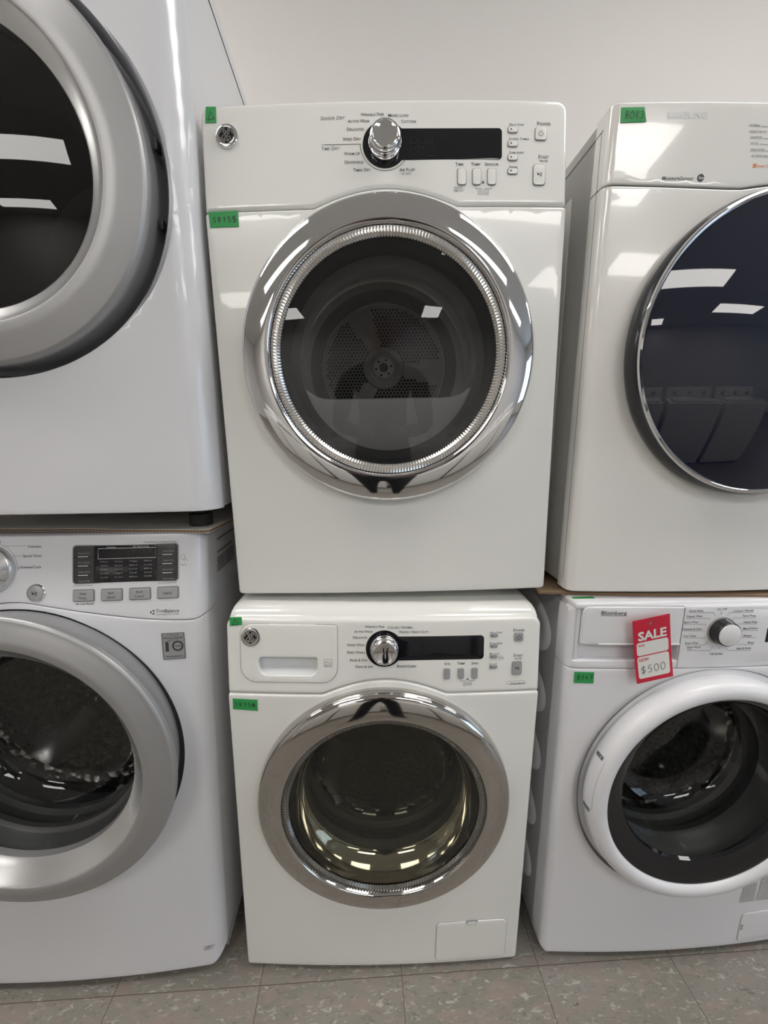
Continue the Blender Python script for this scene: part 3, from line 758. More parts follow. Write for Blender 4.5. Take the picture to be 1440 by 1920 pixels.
def build_ge_washer():
    R = thing('washing_machine', 'white front loading washer with a dark chrome door, under the middle dryer', 'washing machine', frame(-.01784, -.0504, 0, .007966, .0050335))
    seam, top, zt, cz = .6756, .7040, .8215, .4405
    H = rrect(-.2385, .7132, -.1271, .7485, (.018, .014, .003, .010), 6)
    low, pan, fy = ge_front(R, seam, top, .009, .011, M_WARM, cz, .236, zt, cut=dense(inset(H, -.004), .01))
    cabinet(R, W-.0015, .012, .806, .028, .60, M_WARM)
    # sloped lip and top
    lip = [(-.2935, .020, .812), (-.2935, .024, .8235), (-.2925, .032, .8315), (-.2905, .043, .8375), (-.289, .058, .8395), (-.289, .60, .8395), (-.289, .60, .80)]
    vs = []; fs = []; xs = [-1, -.985, -.96, -.5, 0, .5, .96, .985, 1]
    for (hx, y, z) in lip:
        for u in xs: vs.append((u*-hx, y+(-.004*(1-u*u) if y < .1 else 0), z-(.004 if abs(u) == 1 else 0.0012 if abs(u) > .98 else 0)))
    n = len(xs)
    for i in range(len(lip)-1):
        for k in range(n-1): a = i*n+k; fs.append((a, a+n, a+n+1, a+1))
    for k, o in ((0, 0), (n-1, 0)): fs.append([i*n+k for i in range(len(lip))])
    mesh('top_panel', vs, fs, M_WARM, R, sharp=50)
    box('seam_gap', -W+.004, W-.004, .012, .026, seam-.012, seam+.012, M_GAP, R, bev=0)
    # detergent drawer front
    P = rrect(-.2725, .6990, -.0885, .8117, (.030, .030, .008, .022), 8)
    shape('drawer_outline', [P, inset(H, -.003)], fy, M_INK2, pan, d=.0003, r=.0002, off=-.0004, gx=lin(-.26, -.1, 10), gz=lin(.71, .80, 5))
    dw = shape('detergent_drawer', [inset(P, .0008), H], fy, M_WARM, pan, d=.014, r=.0014, off=-.0016, gx=lin(-.262, -.1, 14), gz=lin(.705, .805, 9))
    shape('drawer_handle', [inset(H, -.002)], lambda x, z: fy(x, z)+.013-.012*max(0, min(1, (.724-z)/.010)), mat('handle_recess', (.70, .715, .73), .35), dw, d=.0008, r=.0002, gx=lin(-.238, -.128, 10), gz=lin(.712, .747, 10))
    ge_badge(dw, -.2514, .7870, fy)
    # energy label mark
    ex, ez, s = -.1067, .7388, .0072
    f3 = lambda x, z: fy(x, z)-.0016
    lettering('efficiency_mark', dw, f3, [("ENERGY STAR", ex, ez-.0062, .0125, .0018, '', 0)], extra=[([[(ex-s, ez-s), (ex+s, ez-s), (ex+s, ez+s), (ex-s, ez+s), (ex-s, ez-s)], [(ex-s, ez-.0035), (ex+s, ez-.0035)], arc(ex, ez-.003, .0062, 10, 170, 14), smoothline([(ex-.006, ez+.0002), (ex-.002, ez+.0015), (ex+.001, ez-.001), (ex+.005, ez+.001)], 5)], .0006, 1)])
    wnd = shape('display_window', [window_loop(-.0011, .7655, .0350, .0232, .188, .007)], fy, M_BLACK, pan, d=.0006, r=.0005, off=-.0007, gx=lin(-.03, .183, 14), gz=lin(.74, .79, 5))
    lettering('unlit_digits', wnd, fy, [("Estimated Time Remaining", .0615, .7462, .038, .0026, '', 0)], mats=[M_GHOST, M_INK], off=.0011, extra=[(sum([seven(x, .7590, .0080, .0165) for x in (.040, .053, .066)], []), .0009, 0)])
    ge_knob(pan, -.0011, .7658, fy)
    for x0 in (.1115, .1384, .1645): button(pan, x0, x0+.0122, .7052, .7268, fy, M_BTNG, .0035)
    for z in (.7867, .7662, .7457, .7258):
        b = button(pan, .1994, .2142, z-.0022, z+.0056, fy, M_BTNG, .003)
        lettering('indicator', b, fy, mats=[M_INK], off=.0024, extra=[([arc(.2030, z+.0018, .0006, 0, 360, 8)], .0012, 0)])
    b = button(pan, .2463, .2636, .7755, .7925, fy, M_BTNG, .003)
    lettering('power_symbol', b, fy, mats=[M_INK], off=.0024, extra=[([arc(.2550, .7838, .0034, -240, 60, 20), [(.2550, .7842), (.2550, .7888)]], .0008, 0)])
    b = button(pan, .2430, .2626, .7094, .7372, fy, M_BTNG, .0045)
    play_pause(b, .2528, .7232, .0036, fy, .0024)
    ox, oz = .2522, .6935
    lettering('panel_lettering', pan, fy, TXT_GW, LINES_GW, extra=lock(.1578, .7042, .0026)+sound(.2108, .7316, .8)+[([rrect(ox-.0185, oz-.0032, ox+.0185, oz+.0034, .0032)+[(ox-.0185, oz)]], .0004, 0)])
    D = ge_door(R, cz, M_DCHROME, M_DRIDGE, G_WASH, True)
    lathe('door_rim', [(.1880, -.022), (.1850, -.012), (.1760, .020), (.166, .028)], 0, cz, M_DCHROME, D, 128)
    bowl_parts(D, R, cz, .168, .022, .085)
    washer_drum(R, cz, .168, .232, .120, .40)
    # service flap low on the front
    P = rrect(.1145, .0190, .2715, .1262, (.012, .012, .013, .010), 6)
    P2 = rrect(.1790, .1160, .2050, .1290, .002)
    fl = shape('flap_outline', [P], fy, M_BTNG, low, d=.0003, r=.0002, off=-.0004, gx=lin(.12, .26, 8), gz=lin(.03, .12, 5))
    f = shape('service_flap', [inset(P, .0009)], fy, M_WARM, low, d=.001, r=.0016, off=-.0020, gx=lin(.125, .262, 9), gz=lin(.03, .115, 6))
    shape('flap_latch', [rrect(.1815, .1165, .2030, .1268, .002)], fy, M_WHITEP, f, d=.001, r=.0008, off=-.0032)
    shape('latch_slot', [rrect(.1800, .1235, .2048, .1272, .001)], fy, M_INK2, f, d=.001, r=.0003, off=-.0026)
    feet(R, .25, .06, .54, 0, .014)
    return R
GE_DRYER = build_ge_dryer()
GE_WASHER = build_ge_washer()

# ------------------------------------------------------------------ full-size machines of the left stack
def rcn(x, h, R):
    a = min(abs(x), h-.0004)-(h-R); return 0 if a <= 0 else R-sqrt(R*R-a*a)
def edge_cols(h, R, n): return sorted(set([round(s*(h-R+R*sin(PI/2*k/7)), 5) for k in range(1, 7) for s in (-1, 1)]+lin(-h+R, h-R, n)))
def grid_shape(name, xs, zs, fy, zlo, zhi, m, parent, hole=None, d=.03, r=.003):
    """front skin whose sides curve round the corner: outline follows zlo(x)..zhi(x)"""
    h = xs[-1]
    P = [(x, zlo(x)) for x in xs]+[(h, z) for z in zs if zlo(h)+.004 < z < zhi(h)-.004]+[(x, zhi(x)) for x in xs[::-1]]+[(-h, z) for z in zs[::-1] if zlo(-h)+.004 < z < zhi(-h)-.004]
    return shape(name, [P]+([hole] if hole else []), fy, m, parent, d=d, r=r, gx=xs[1:-1], gz=zs)
def big_cabinet(R, hw, z0, z1, y0, y1, m, rib=True):
    c = cabinet(R, hw-.003, z0, z1, y0, y1, m, rr=.006); return c
def front_loader_door(R, cz, rr, yo, ri, yi, rg, yg, mring, mbez, cx=0, back=0.0):
    """wide painted ring with a cone-shaped inner bezel down to the glass"""
    prof = [(rr-back, .06), (rr-back*.5, yo+.030), (rr+.0012, yo+.012), (rr-.0005, yo+.004), (rr-.004, yo+.001), (rr-.008, yo), (ri+.6*(rr-ri), (yo*.45+yi*.55)), (ri+.3*(rr-ri), yi-.001), (ri+.006, yi-.0008), (ri+.002, yi), (ri, yi+.002)]
    fine = []
    for i in range(len(prof)-1):
        for k in range(3): t = k/3; fine.append((prof[i][0]*(1-t)+prof[i+1][0]*t, prof[i][1]*(1-t)+prof[i+1][1]*t))
    fine.append(prof[-1])
    D = lathe('door', fine, cx, cz, mring, R, 192)
    lathe('inner_bezel', [(ri, yi+.002), (ri-.003, yi+.005), ((ri+rg)/2, (yi+yg)/2+.003), (rg+.003, yg-.002), (rg, yg), (rg-.002, yg+.012)], cx, cz, mbez, D, 160)
    return D
def sw_curve(t, P):  # piecewise linear
    for (a, va), (b, vb) in zip(P, P[1:]):
        if t <= b: return va+(vb-va)*max(0, (t-a)/(b-a))
    return P[-1][1]
def build_lg_washer():
    R = thing('washing_machine', 'large white front loading washer with a wide silver door ring, bottom of the left stack', 'washing machine', frame(-.7058, -.0842, 0, .03))
    H = .343
    def fy(x, z): return .017*(x/H)**2+.056*min(z, .81)+.2*max(0, z-.81)+rcn(x, H, .032)
    seam = lambda x: sw_curve(abs(x), [(0, .8525), (.02, .8515), (.0725, .8414), (.12, .8325), (.1676, .8246), (.22, .8165), (.2631, .8118), (.30, .8090), (.3287, .8082), (.343, .815)])
    cz, rr = .558, .300
    xs = edge_cols(H, .032, 30)
    lowb = lambda x: .022+.030*max(0, (abs(x)-.310)/.033)**2.5
    grid_shape('front_panel', xs, lin(.04, .84, 40), fy, lowb, lambda x: seam(x)-.0012, M_COOL, R, circ(0, cz, rr-.018, 128), d=.045, r=.0015)
    pan = grid_shape('control_panel', xs, lin(.815, .975, 10), fy, lambda x: seam(x)+.0005, lambda x: .974-.012*max(0, (abs(x)-.315)/.028)**2, M_COOL, R, d=.045, r=.0025)
    # side seam leans back with the front
    def side_cab():
        vs = []; hw = H-.002
        for (y, z) in ((.062, .026), (.110, .83), (.140, .94), (.145, .972), (.72, .972), (.72, .026)): vs += [(-hw, y, z), (hw, y, z)]
        n = 6; fs = [[2*k for k in range(n)], [2*k+1 for k in range(n)][::-1]]
        for k in (3, 4, 5): fs.append((2*k, 2*k+1, (2*k+3) % 12, (2*k+2) % 12))
        return mesh('cabinet', vs, fs, M_COOL, R, smooth=False)
    # cabinet surface starts right behind the front skin
    vs = []; hw = H-.0025; pr = [(.048, .026), (.052, .055), (.098, .83), (.135, .972), (.72, .972), (.72, .026)]
    for (y, z) in pr: vs += [(-hw, y, z), (hw, y, z)]
    fs = [[2*k for k in range(6)], [2*k+1 for k in range(6)][::-1]]+[(2*k, 2*k+1, (2*k+3) % 12, (2*k+2) % 12) for k in (3, 4, 5)]
    cab = mesh('cabinet', vs, fs, M_COOL, R, smooth=False)
    box('top_panel', -hw-.001, hw+.001, .118, .70, .945, .9735, M_COOL, R, bev=.004)
    box('side_seam', hw-.001, hw+.0006, .12, .69, .9405, .9425, M_GAP, cab, bev=0)
    lettering_side(cab, hw)
    # door
    D = front_loader_door(R, cz, rr, -.020, .247, -.030, .216, .002, M_SILVER, M_SILVER2, back=.022)
    shape('door_recess', [circ(0, cz-.011, .2910, 128), circ(0, cz-.006, .2780, 128)], fy, M_BLACKP, R, d=.004, r=0, off=-.0009)
    bowl_parts(D, R, cz, .2145, .012, .13)
    washer_drum(R, cz, .205, .262, .18, .46)
    # controls
    wnd = shape('display_window', [rrect(.1082, .8852, .2960, .9547, .006)], fy, M_KEYS, pan, d=.0008, r=.0006, off=-.0012, gx=lin(.12, .285, 7), gz=lin(.89, .95, 4))
    shape('display_trim', [rrect(.1062, .8832, .2980, .9567, .0075)], fy, M_BTNS, pan, d=.0006, r=.0006, off=-.0006, gx=lin(.11, .29, 7), gz=lin(.89, .95, 4))
    shape('display_screen', [rrect(.1455, .8862, .2590, .9537, .001)], fy, M_BLACK, wnd, d=.0003, r=.0002, off=-.0016, gx=lin(.15, .25, 4), gz=lin(.89, .95, 3))
    L = [[(.1535, .9300), (.2570, .9300), (.2570, .9490), (.1535, .9490), (.1535, .9300)]]
    T = [("Prewashing", .1770, .9505, .016, .0018, '', 0), ("EST. Time Remaining", .2300, .9505, .028, .0018, '', 0)]
    names = [["Fresh Care", "Pre Wash", "Delay Wash", "Custom PGM"], ["Cold Wash", "Water Plus", "Extra Rinse", "Rinse+Spin"]]
    segs = []
    for c, x in ((0, .1265), (1, .2775)):
        for q in range(4):
            z = .9420-.0172*q; T.append((names[c][q], x+.002, z-.0022, .020, .0028, '', 1))
            if q < 3: L.append([(x-.009, z-.0072), (x+.009, z-.0072)])
            segs.append([(x-.0175, z-.0088), (x+.0175, z-.0088)])
    words = ["Hot", "Extra Heavy", "High", "Max"], ["Warm", "Heavy", "Med", "Long"], ["Eco Warm", "Normal", "Low", "Mid"], ["Cold", "Light", "Off", "Short"], ["Tap Cold", "No Spin", "Min", "Off"]
    for r_, row in enumerate(words):
        for c, t in enumerate(row): T.append((t, .1640+c*.0262, .9235-.0072*r_, .014, .0022, '', 1))
    lettering('screen_lettering', wnd, fy, T, [L[0]], mats=[M_WHITEP, M_PALEP, M_GHOST], lw=.0006, off=.0020, extra=[(L[1:], .0013, 0), (segs, .0006, 2), (sum([seven(x, .9325, .0085, .0135) for x in (.211, .226, .241)], []), .0011, 2)])
    for x, t in ((.1271, ("Wash", "Temp.")), (.1773, ("Spin", "Speed")), (.2277, ("Soil", "Level")), (.2780, ("Signal",))):
        shape('button_trim', [rrect(x-.0197, .8512, x+.0197, .8743, .003)], fy, M_INK2, pan, d=.0006, r=.0008, off=-.0009, gx=lin(x-.015, x+.015, 4), gz=lin(.855, .87, 3))
        b = shape('button', [rrect(x-.0178, .8532, x+.0178, .8724, .0015)], fy, M_BTNS, pan, d=.001, r=.0008, off=-.0030, gx=lin(x-.015, x+.015, 4), gz=lin(.856, .869, 3))
        its = [(w_, x, .8652-.0078*i if len(t) > 1 else .8610, .0148 if len(w_) > 4 else .0115, .0042, '', 0) for i, w_ in enumerate(t)]
        lettering('button_lettering', b, fy, its, mats=[M_INK, M_INK2], off=.0033)
    x, z = .0420, .8692
    lathe('button_trim', [(.0168, .001), (.0168, -.001), (.0160, -.002), (.0148, -.002), (.0144, -.0008)], x, z, M_CHROME, pan, 48, y0=fy(x, z), tilt=.2)
    b = lathe('start_button', [(.0143, 0), (.0142, -.0022), (.0130, -.0030), (.0001, -.0032)], x, z, M_BTNS, pan, 48, y0=fy(x, z), tilt=.2)
    play_pause(b, x-.001, z, .0042, fy, .0036)
    x, z = -.0400, .9135; y = fy(x, z)
    k = lathe('knob', [(.0450, .001), (.0448, -.006), (.0430, -.010), (.0405, -.0115), (.0310, -.0175), (.0290, -.0185), (.0275, -.0180)], x, z, M_SILVER2, pan, 96, y0=y, tilt=.2)
    lathe('knob_cap', [(.0275, -.0180), (.0268, -.0260), (.0255, -.0280), (.0001, -.0290)], x, z, M_CHROME, k, 72, y0=y, tilt=.2)
    vs, fs = [], []; f2 = lambda a, c: y-.0118-.0062*max(0, min(1, (.0405-math.hypot(a-x, c-z))/.0095))+.2*(c-z)
    ribbon_geo([[(x+.0315*cos(PI*q/6+.1), z+.0315*sin(PI*q/6+.1)), (x+.0400*cos(PI*q/6+.1), z+.0400*sin(PI*q/6+.1))] for q in range(12)], .0007, f2, .0004, vs, fs)
    mesh('knob_marks', vs, fs, M_INK, k, smooth=False)
    # turning-leaf mark before the balance lettering
    bx, bz = .2500, .8270
    lg = [arc(bx, bz, .0032, a, a+75, 6) for a in (20, 140, 260)]
    lettering('panel_lettering', pan, fy, TXT_LW, LINES_LW+[arc(x, z, .0490, 85, -2, 20)+[(.0113, .9162)]], extra=[(lg, .0024, 0), ([[(.3015, .9330), (.3015, .9240), (.3085, .9240), (.3085, .9330), (.3015, .9330)], smoothline([(.3050, .9270), (.3120, .9245), (.3140, .9200)], 4), [(.3060, .9245), (.3085, .9200)]], .0006, 1)])
    # warranty sticker
    st = shape('warranty_sticker', [rrect(.2645, .7318, .3055, .7852, .0008)], fy, M_BTNG, R, d=.0003, r=.0001, off=-.0008, gx=lin(.27, .30, 5), gz=lin(.74, .78, 5))
    cx, cz2 = .2925, .7585
    lettering('sticker_lettering', st, fy, [("INVERTER", .285, .7800, .022, .0022, 'n', 0), ("Direct Drive", .285, .7735, .034, .0045, 'n', 0), ("MOTOR", .285, .7698, .020, .0020, '', 0), ("1", .2730, .7480, .0060, .0200, 'b', 0), ("YEAR", cx, .7568, .0120, .0036, 'b', 0), ("WARRANTY", .285, .7365, .032, .0026, 'n', 0)], off=.0012,
              extra=[([arc(cx, cz2, .0088, 0, 360, 28)], .0034, 0), ([[(.2650, .7323), (.3050, .7323), (.3050, .7847), (.2650, .7847), (.2650, .7323)]], .0010, 0), ([[(.268, .7680), (.302, .7680)]], .0005, 0)])
    # scuffs low on the right corner
    sc = [[(.300+.010*random.random(), .058+.016*random.random()), (.312+.012*random.random(), .062+.016*random.random())] for _ in range(9)]+[[(.3200, .0830), (.3210, .0845)]]
    lettering('scuff_mark', R, fy, lines=sc, lw=.0005, off=.0017, mats=[M_INK2, M_INK])
    for x in (-.27, .27):
        for yy in (.14, .62): lathe_up(R, x, yy, 0, .03, .025, M_FOOT)
    return R
def lettering_side(cab, hw):
    vs, fs, mm = [], [], []; X = hw+.0006
    def q(y0, y1, z0, z1, i, e=0):
        s = len(vs); vs.extend([(X+e, y0, z0), (X+e, y1, z0), (X+e, y1, z1), (X+e, y0, z1)]); fs.append((s, s+1, s+2, s+3)); mm.append(i)
    q(.125, .270, .868, .927, 0)
    y = .130
    while y < .258:
        wd = random.choice((.0012, .002, .0032)); q(y, y+wd, .880, .905, 1, .0003); y += wd+random.choice((.0012, .002, .003))
    for z in (.9125, .8735):
        y = .130
        while y < .25: q(y, y+.004, z, z+.005, 1, .0003); y += .0058
    mesh('barcode_label', vs, fs, [M_COOL, M_INK], cab, smooth=False, mi=mm)
LDO = (cos(.055)*-.651-sin(.055)*-.0213, sin(.055)*-.651+cos(.055)*-.0213)
def build_lg_dryer():
    R = thing('clothes_dryer', 'large white dryer with a wide grey door ring, top of the left stack', 'dryer', frame(LDO[0], LDO[1], 1.0245, .055))
    H = .333
    def fy(x, z): return .016*(x/H)**2+rcn(x, H, .045)
    cz, rr = .5225, .281
    xs = edge_cols(H, .045, 28)
    grid_shape('front_panel', xs, lin(.02, .83, 38), fy, lambda x: 0.0, lambda x: .840, M_COOL, R, circ(0, cz, .2975, 128), d=.004, r=.0015)
    pan = grid_shape('control_panel', xs, lin(.85, .91, 6), lambda x, z: fy(x, z)+.2*max(0, z-.841), lambda x: .8415, lambda x: .915, M_COOL, R, d=.03, r=.003)
    vs = []; hw = H-.0025; pr = [(.060, .002), (.060, .841), (.078, .905), (.70, .905), (.70, .002)]
    for (y, z) in pr: vs += [(-hw, y, z), (hw, y, z)]
    fs = [[2*k for k in range(5)], [2*k+1 for k in range(5)][::-1]]+[(2*k, 2*k+1, (2*k+3) % 10, (2*k+2) % 10) for k in (2, 3, 4)]
    cab = mesh('cabinet', vs, fs, M_COOL, R, smooth=False)
    box('top_panel', -hw-.001, hw+.001, .085, .70, .9025, .925, M_COOL, R, bev=.004)
    box('side_seam', hw-.001, hw+.0008, .085, .69, .9005, .9025, M_GAP, cab, bev=0)
    D = front_loader_door(R, cz, rr, -.025, .223, -.031, .199, -.012, M_SILVER, M_SILVER2)
    lathe('door_recess', [(.3035, .0095), (.300, .0075), (.2975, .010), (.294, .020), (.288, .045), (.25, .052)], 0, cz, mat('recess_grey', (.36, .36, .385), .3, .3), R, 128)
    for a in (10, -12):
        r_ = .2895; box('recess_clip', r_*cos(math.radians(a))-.004, r_*cos(math.radians(a))+.0015, .010, .026, cz+r_*sin(math.radians(a))-.008, cz+r_*sin(math.radians(a))+.008, M_BLACKP, R, bev=.001)
    lathe('window', [(.199*k/16 if k else .0001, -.013-.020*(1-(k/16)**2)) for k in range(16, -1, -1)], 0, cz, G_DARK, D, 128)
    lathe('inner_liner', [(.199, .02), (.185, .06), (.175, .11), (.17, .13)], 0, cz, M_DGREY, D, 96)
    lathe('drum', [(.25, .13), (.27, .15), (.27, .55), (.22, .58), (.0001, .58)], 0, cz+.03, M_DRUM, R, 96)
    for x in (-.27, .27):
        for yy in (.10, .60): lathe_up(R, x, yy, -.0415, .004, .022, M_FOOT)
    return R
LG_WASHER = build_lg_washer()
LG_DRYER = build_lg_dryer()

# ------------------------------------------------------------------ right stack
def build_samsung():
    R = thing('clothes_dryer', 'white dryer with a dark blue domed glass door, on cardboard at top right', 'dryer', frame(.6362, -.0228, .866, .035))
    H = .300; cz = .4335
    def fy(x, z): return .013*(x/H)**2-.03*max(0, z-.69)+rcn(x, H, .014)
    xs = edge_cols(H, .014, 26)
    seam = lambda x: sw_curve(abs(x), [(0, .692), (.0383, .6877), (.0837, .6817), (.13, .6825), (.2796, .6876), (.30, .688)])
    grid_shape('front_panel', xs, lin(.02, .68, 34), fy, lambda x: .0, lambda x: seam(x)-.0025, M_SAMW, R, None, d=.028, r=.002)
    pan = grid_shape('control_panel', xs, lin(.705, .785, 7), fy, lambda x: seam(x)+.0005, lambda x: .7965, M_SAMW, R, d=.028, r=.0015)
    cab = cabinet(R, H-.001, .004, .795, .036, .60, M_SAMW, rr=.006, inner=False)
    grid_shape('seam_gap', edge_cols(H-.004, .014, 16), [.676, .684, .692, .70], lambda x, z: fy(x*1.013, z)+.0045, lambda x: .670, lambda x: .706, M_GAP, R, d=.02, r=0)
    box('side_seam', -H+.0002, -H+.003, .0335, .0352, .02, .772, M_INK2, R, bev=0)
    box('top_seam', -H+.0002, -H+.003, .030, .58, .7715, .7740, M_INK2, cab, bev=0)
    # raised side panel
    box('side_panel', -H-.0006, -H+.006, .12, .56, .04, .725, M_SAMW, cab, bev=.003)
    D = lathe('door', [(.238, .012), (.2435, .002), (.2450, -.010), (.2445, -.017), (.2425, -.023), (.2405, -.027)], 0, cz, mat('dark_door_rim', (.05, .05, .055), .12, .6), R, 160)
    lathe('door_trim', [(.2405, -.027), (.2395, -.0310), (.2365, -.0325), (.2335, -.0310), (.2320, -.0285)], 0, cz, M_CHROME, D, 160)
    dome = [(.2322*sin(PI/2*k/16), -.0285-.034*(cos(PI/2*k/16))) for k in range(16, 0, -1)]+[(.0001, -.0625)]
    dome = [(r, -.0290-.038*(1-(r/.2322)**2)) for r, _ in dome]
    lathe('domed_window', dome, 0, cz, M_NAVY, D, 160)
    sq = [(-.0680, .7100), (-.0635, .7100), (-.0635, .7150), (-.0680, .7150)]
    o = lettering('panel_lettering', pan, fy, TXT_SD+[("SAMSUNG", -.1838, .7745, .062, .0095, 'b', 2), ("Sensor Dry", -.0505, .7105, .024, .0042, '', 3)], LINES_SD, mats=[M_INK, M_INK2, M_WHITEP, M_ORANGE], extra=[([[(-.0658, .7098), (-.0658, .7152)]], .0050, 3), ([arc(-.1492, .6950, .0028, 0, 360, 16)], .0054, 0)])
    lettering('efficiency_mark', pan, fy, [("he", -.1489, .6930, .0075, .0045, 'bi', 2)], mats=[M_INK, M_INK2, M_WHITEP], off=.0006)
    # dial at the far end of the panel
    ge = lathe('knob', [(.036, .002), (.036, -.010), (.033, -.020), (.030, -.022), (.0001, -.023)], .045, .742, M_SILVER2, pan, 64, y0=fy(.045, .742), tilt=-.03)
    for x in (-.25, .25):
        for yy in (.08, .52): lathe_up(R, x, yy, -.0086, .006, .02, M_FOOT)
    return R
def build_blomberg():
    R = thing('washing_machine', 'white washer with a white door ring and black knob, bottom of the right stack', 'washing machine', frame(.6369, -.0437, 0, .035))
    H = .300; cz = .4540
    def fy(x, z): return .012*(x/H)**2+rcn(x, H, .016)
    xs = edge_cols(H, .016, 26)
    low = grid_shape('front_panel', xs, lin(.03, .70, 34), fy, lambda x: .016+.012*max(0, (abs(x)-.285)/.015)**2, lambda x: .7165, M_BLOM, R, circ(0, cz, .236, 128), d=.032, r=.0025)
    # fascia with the drawer opening cut out of it
    Hn = rrect(-.2895, .7345, -.0905, .8440, (.003, .003, .003, .003), 4)
    zs = lin(.725, .838, 9)
    P = [(x, .7175) for x in xs]+[(H, z) for z in zs]+[(x, .8455-.010*max(0, (abs(x)-.28)/.02)**2) for x in xs[::-1]]+[(-H, z) for z in zs[::-1]]
    pan = shape('control_panel', [P, Hn], fy, M_BLOM, R, d=.032, r=.0030, gx=xs[1:-1], gz=zs)
    cab = cabinet(R, H-.002, .016, .846, .038, .575, M_BLOM, rr=.008, inner=False)
    box('top_panel', -H+.006, H-.006, .010, .56, .838, .8515, M_BLOM, R, bev=.005)
    # drawer
    shape('drawer_recess', [rrect(-.292, .732, -.088, .8445, .003)], lambda x, z: fy(x, z)+.014, M_BLOM, pan, d=.001, r=.0005, gx=lin(-.28, -.1, 7), gz=lin(.74, .84, 4))
    dw = shape('detergent_drawer', [rrect(-.2790, .7680, -.0905, .8440, (.004, .002, .001, .010))], fy, M_BLOM, pan, d=.012, r=.0018, off=-.0015, gx=lin(-.27, -.1, 10), gz=lin(.775, .84, 5))
    shape('drawer_cheek', [rrect(-.2885, .7360, -.2800, .8400, .002)], fy, M_BLOM, pan, d=.010, r=.0015, off=.0035)
    shape('drawer_lip', [rrect(-.2450, .7676, -.0910, .7712, .0008)], fy, M_WHITEP, dw, d=.002, r=.0008, off=-.0030)
    shape('fascia_joint', [rrect(-.0892, .7190, .2960, .8425, (.002, .01, .01, .002))], fy, M_PALEP, pan, d=.0002, r=.0001, off=-.0002, gx=lin(-.08, .28, 16), gz=lin(.73, .835, 5))
    f2 = shape('fascia_plate', [rrect(-.0883, .7198, .2952, .8417, (.002, .01, .01, .002))], fy, M_BLOM, pan, d=.0004, r=.0002, off=-.0008, gx=lin(-.08, .28, 16), gz=lin(.73, .835, 5))
    brand = [t for t in TXT_BW if t[0] == 'Blomberg']; rest = [t for t in TXT_BW if t[0] != 'Blomberg']
    b0 = brand[0]
    lettering('maker_lettering', dw, fy, brand, [[(b0[1]-b0[3]/2, b0[2]-.0020), (b0[1]+b0[3]/2-.004, b0[2]-.0020)]], lw=.0009, off=.0018)
    lettering('panel_lettering', f2, fy, rest, LINES_BW, off=.0011, lw=.0005)
    x, z = -.0125, .7957; y = fy(x, z)
    kb = lathe('knob', [(.0285, .000), (.0283, -.0020), (.0268, -.0026), (.0252, -.0026), (.0248, -.004), (.0236, -.0165), (.0234, -.0182), (.0226, -.0192), (.0212, -.0192)], x, z, None, pan, 80, y0=y, mats=[M_BTNS, M_BLACKP], mi=[0, 0, 0, 1, 1, 1, 1, 1])
    lathe('knob_cap', [(.0213, -.0190), (.0211, -.0202), (.0203, -.0207), (.0001, -.0209)], x, z, mat('white_knob_cap', (.8, .8, .81), .35), kb, 64, y0=y)
    vs, fs = [], []
    ribbon_geo([[(x+.0008, z+.0208), (x+.0008, z+.0232)]], .0016, lambda a, c: y-.0205, 0, vs, fs)
    s = len(vs); vs += [(x-.0001, y-.0190, z+.0238), (x+.0017, y-.0190, z+.0238), (x+.0017, y-.006, z+.0252), (x-.0001, y-.006, z+.0252)]; fs.append((s, s+1, s+2, s+3))
    mesh('knob_pointer', vs, fs, M_WHITEP, kb, smooth=False)
    shape('display_window', [rrect(.0800, .7690, .1700, .7985, .002)], fy, M_BLACK, f2, d=.0006, r=.0004, off=-.0014)
    # door
    D = lathe('door', [(.2440, .010), (.2490, -.002), (.2500, -.016), (.2485, -.026), (.2440, -.0330), (.2370, -.0365), (.2300, -.0375), (.2230, -.0365), (.2170, -.0330), (.2155, -.0300), (.2150, -.026)], 0, cz, M_BLOM, R, 192)
    lathe('door_recess', [(.262, fy(.2, 0)-.007), (.258, fy(.2, 0)-.0035), (.256, .012), (.247, .018), (.24, .018)], 0, cz, M_DGREY, R, 128)
    vs = []; fs = []; n = 128
    for r_, y_, dz in ((.2152, -.0262, 0), (.2140, -.0285, 0), (.200, -.0270, .010), (.1835, -.0220, .020), (.1805, -.0160, .020)):
        for k in range(n): vs.append((r_*cos(2*PI*k/n), y_, cz+dz+r_*sin(2*PI*k/n)))
    for i in range(4):
        for k in range(n): fs.append((i*n+k, (i+1)*n+k, (i+1)*n+(k+1) % n, i*n+(k+1) % n))
    mesh('window_border', vs, fs, M_BLACK, D)
    bowl_parts(D, R, cz+.020, .181, -.017, .125)
    lathe('bowl_rim', [(.1738, -.0225), (.170, .02), (.166, .05)], 0, cz, M_DGREY, D, 128) if False else None
    washer_drum(R, cz, .178, .240, .125, .42)
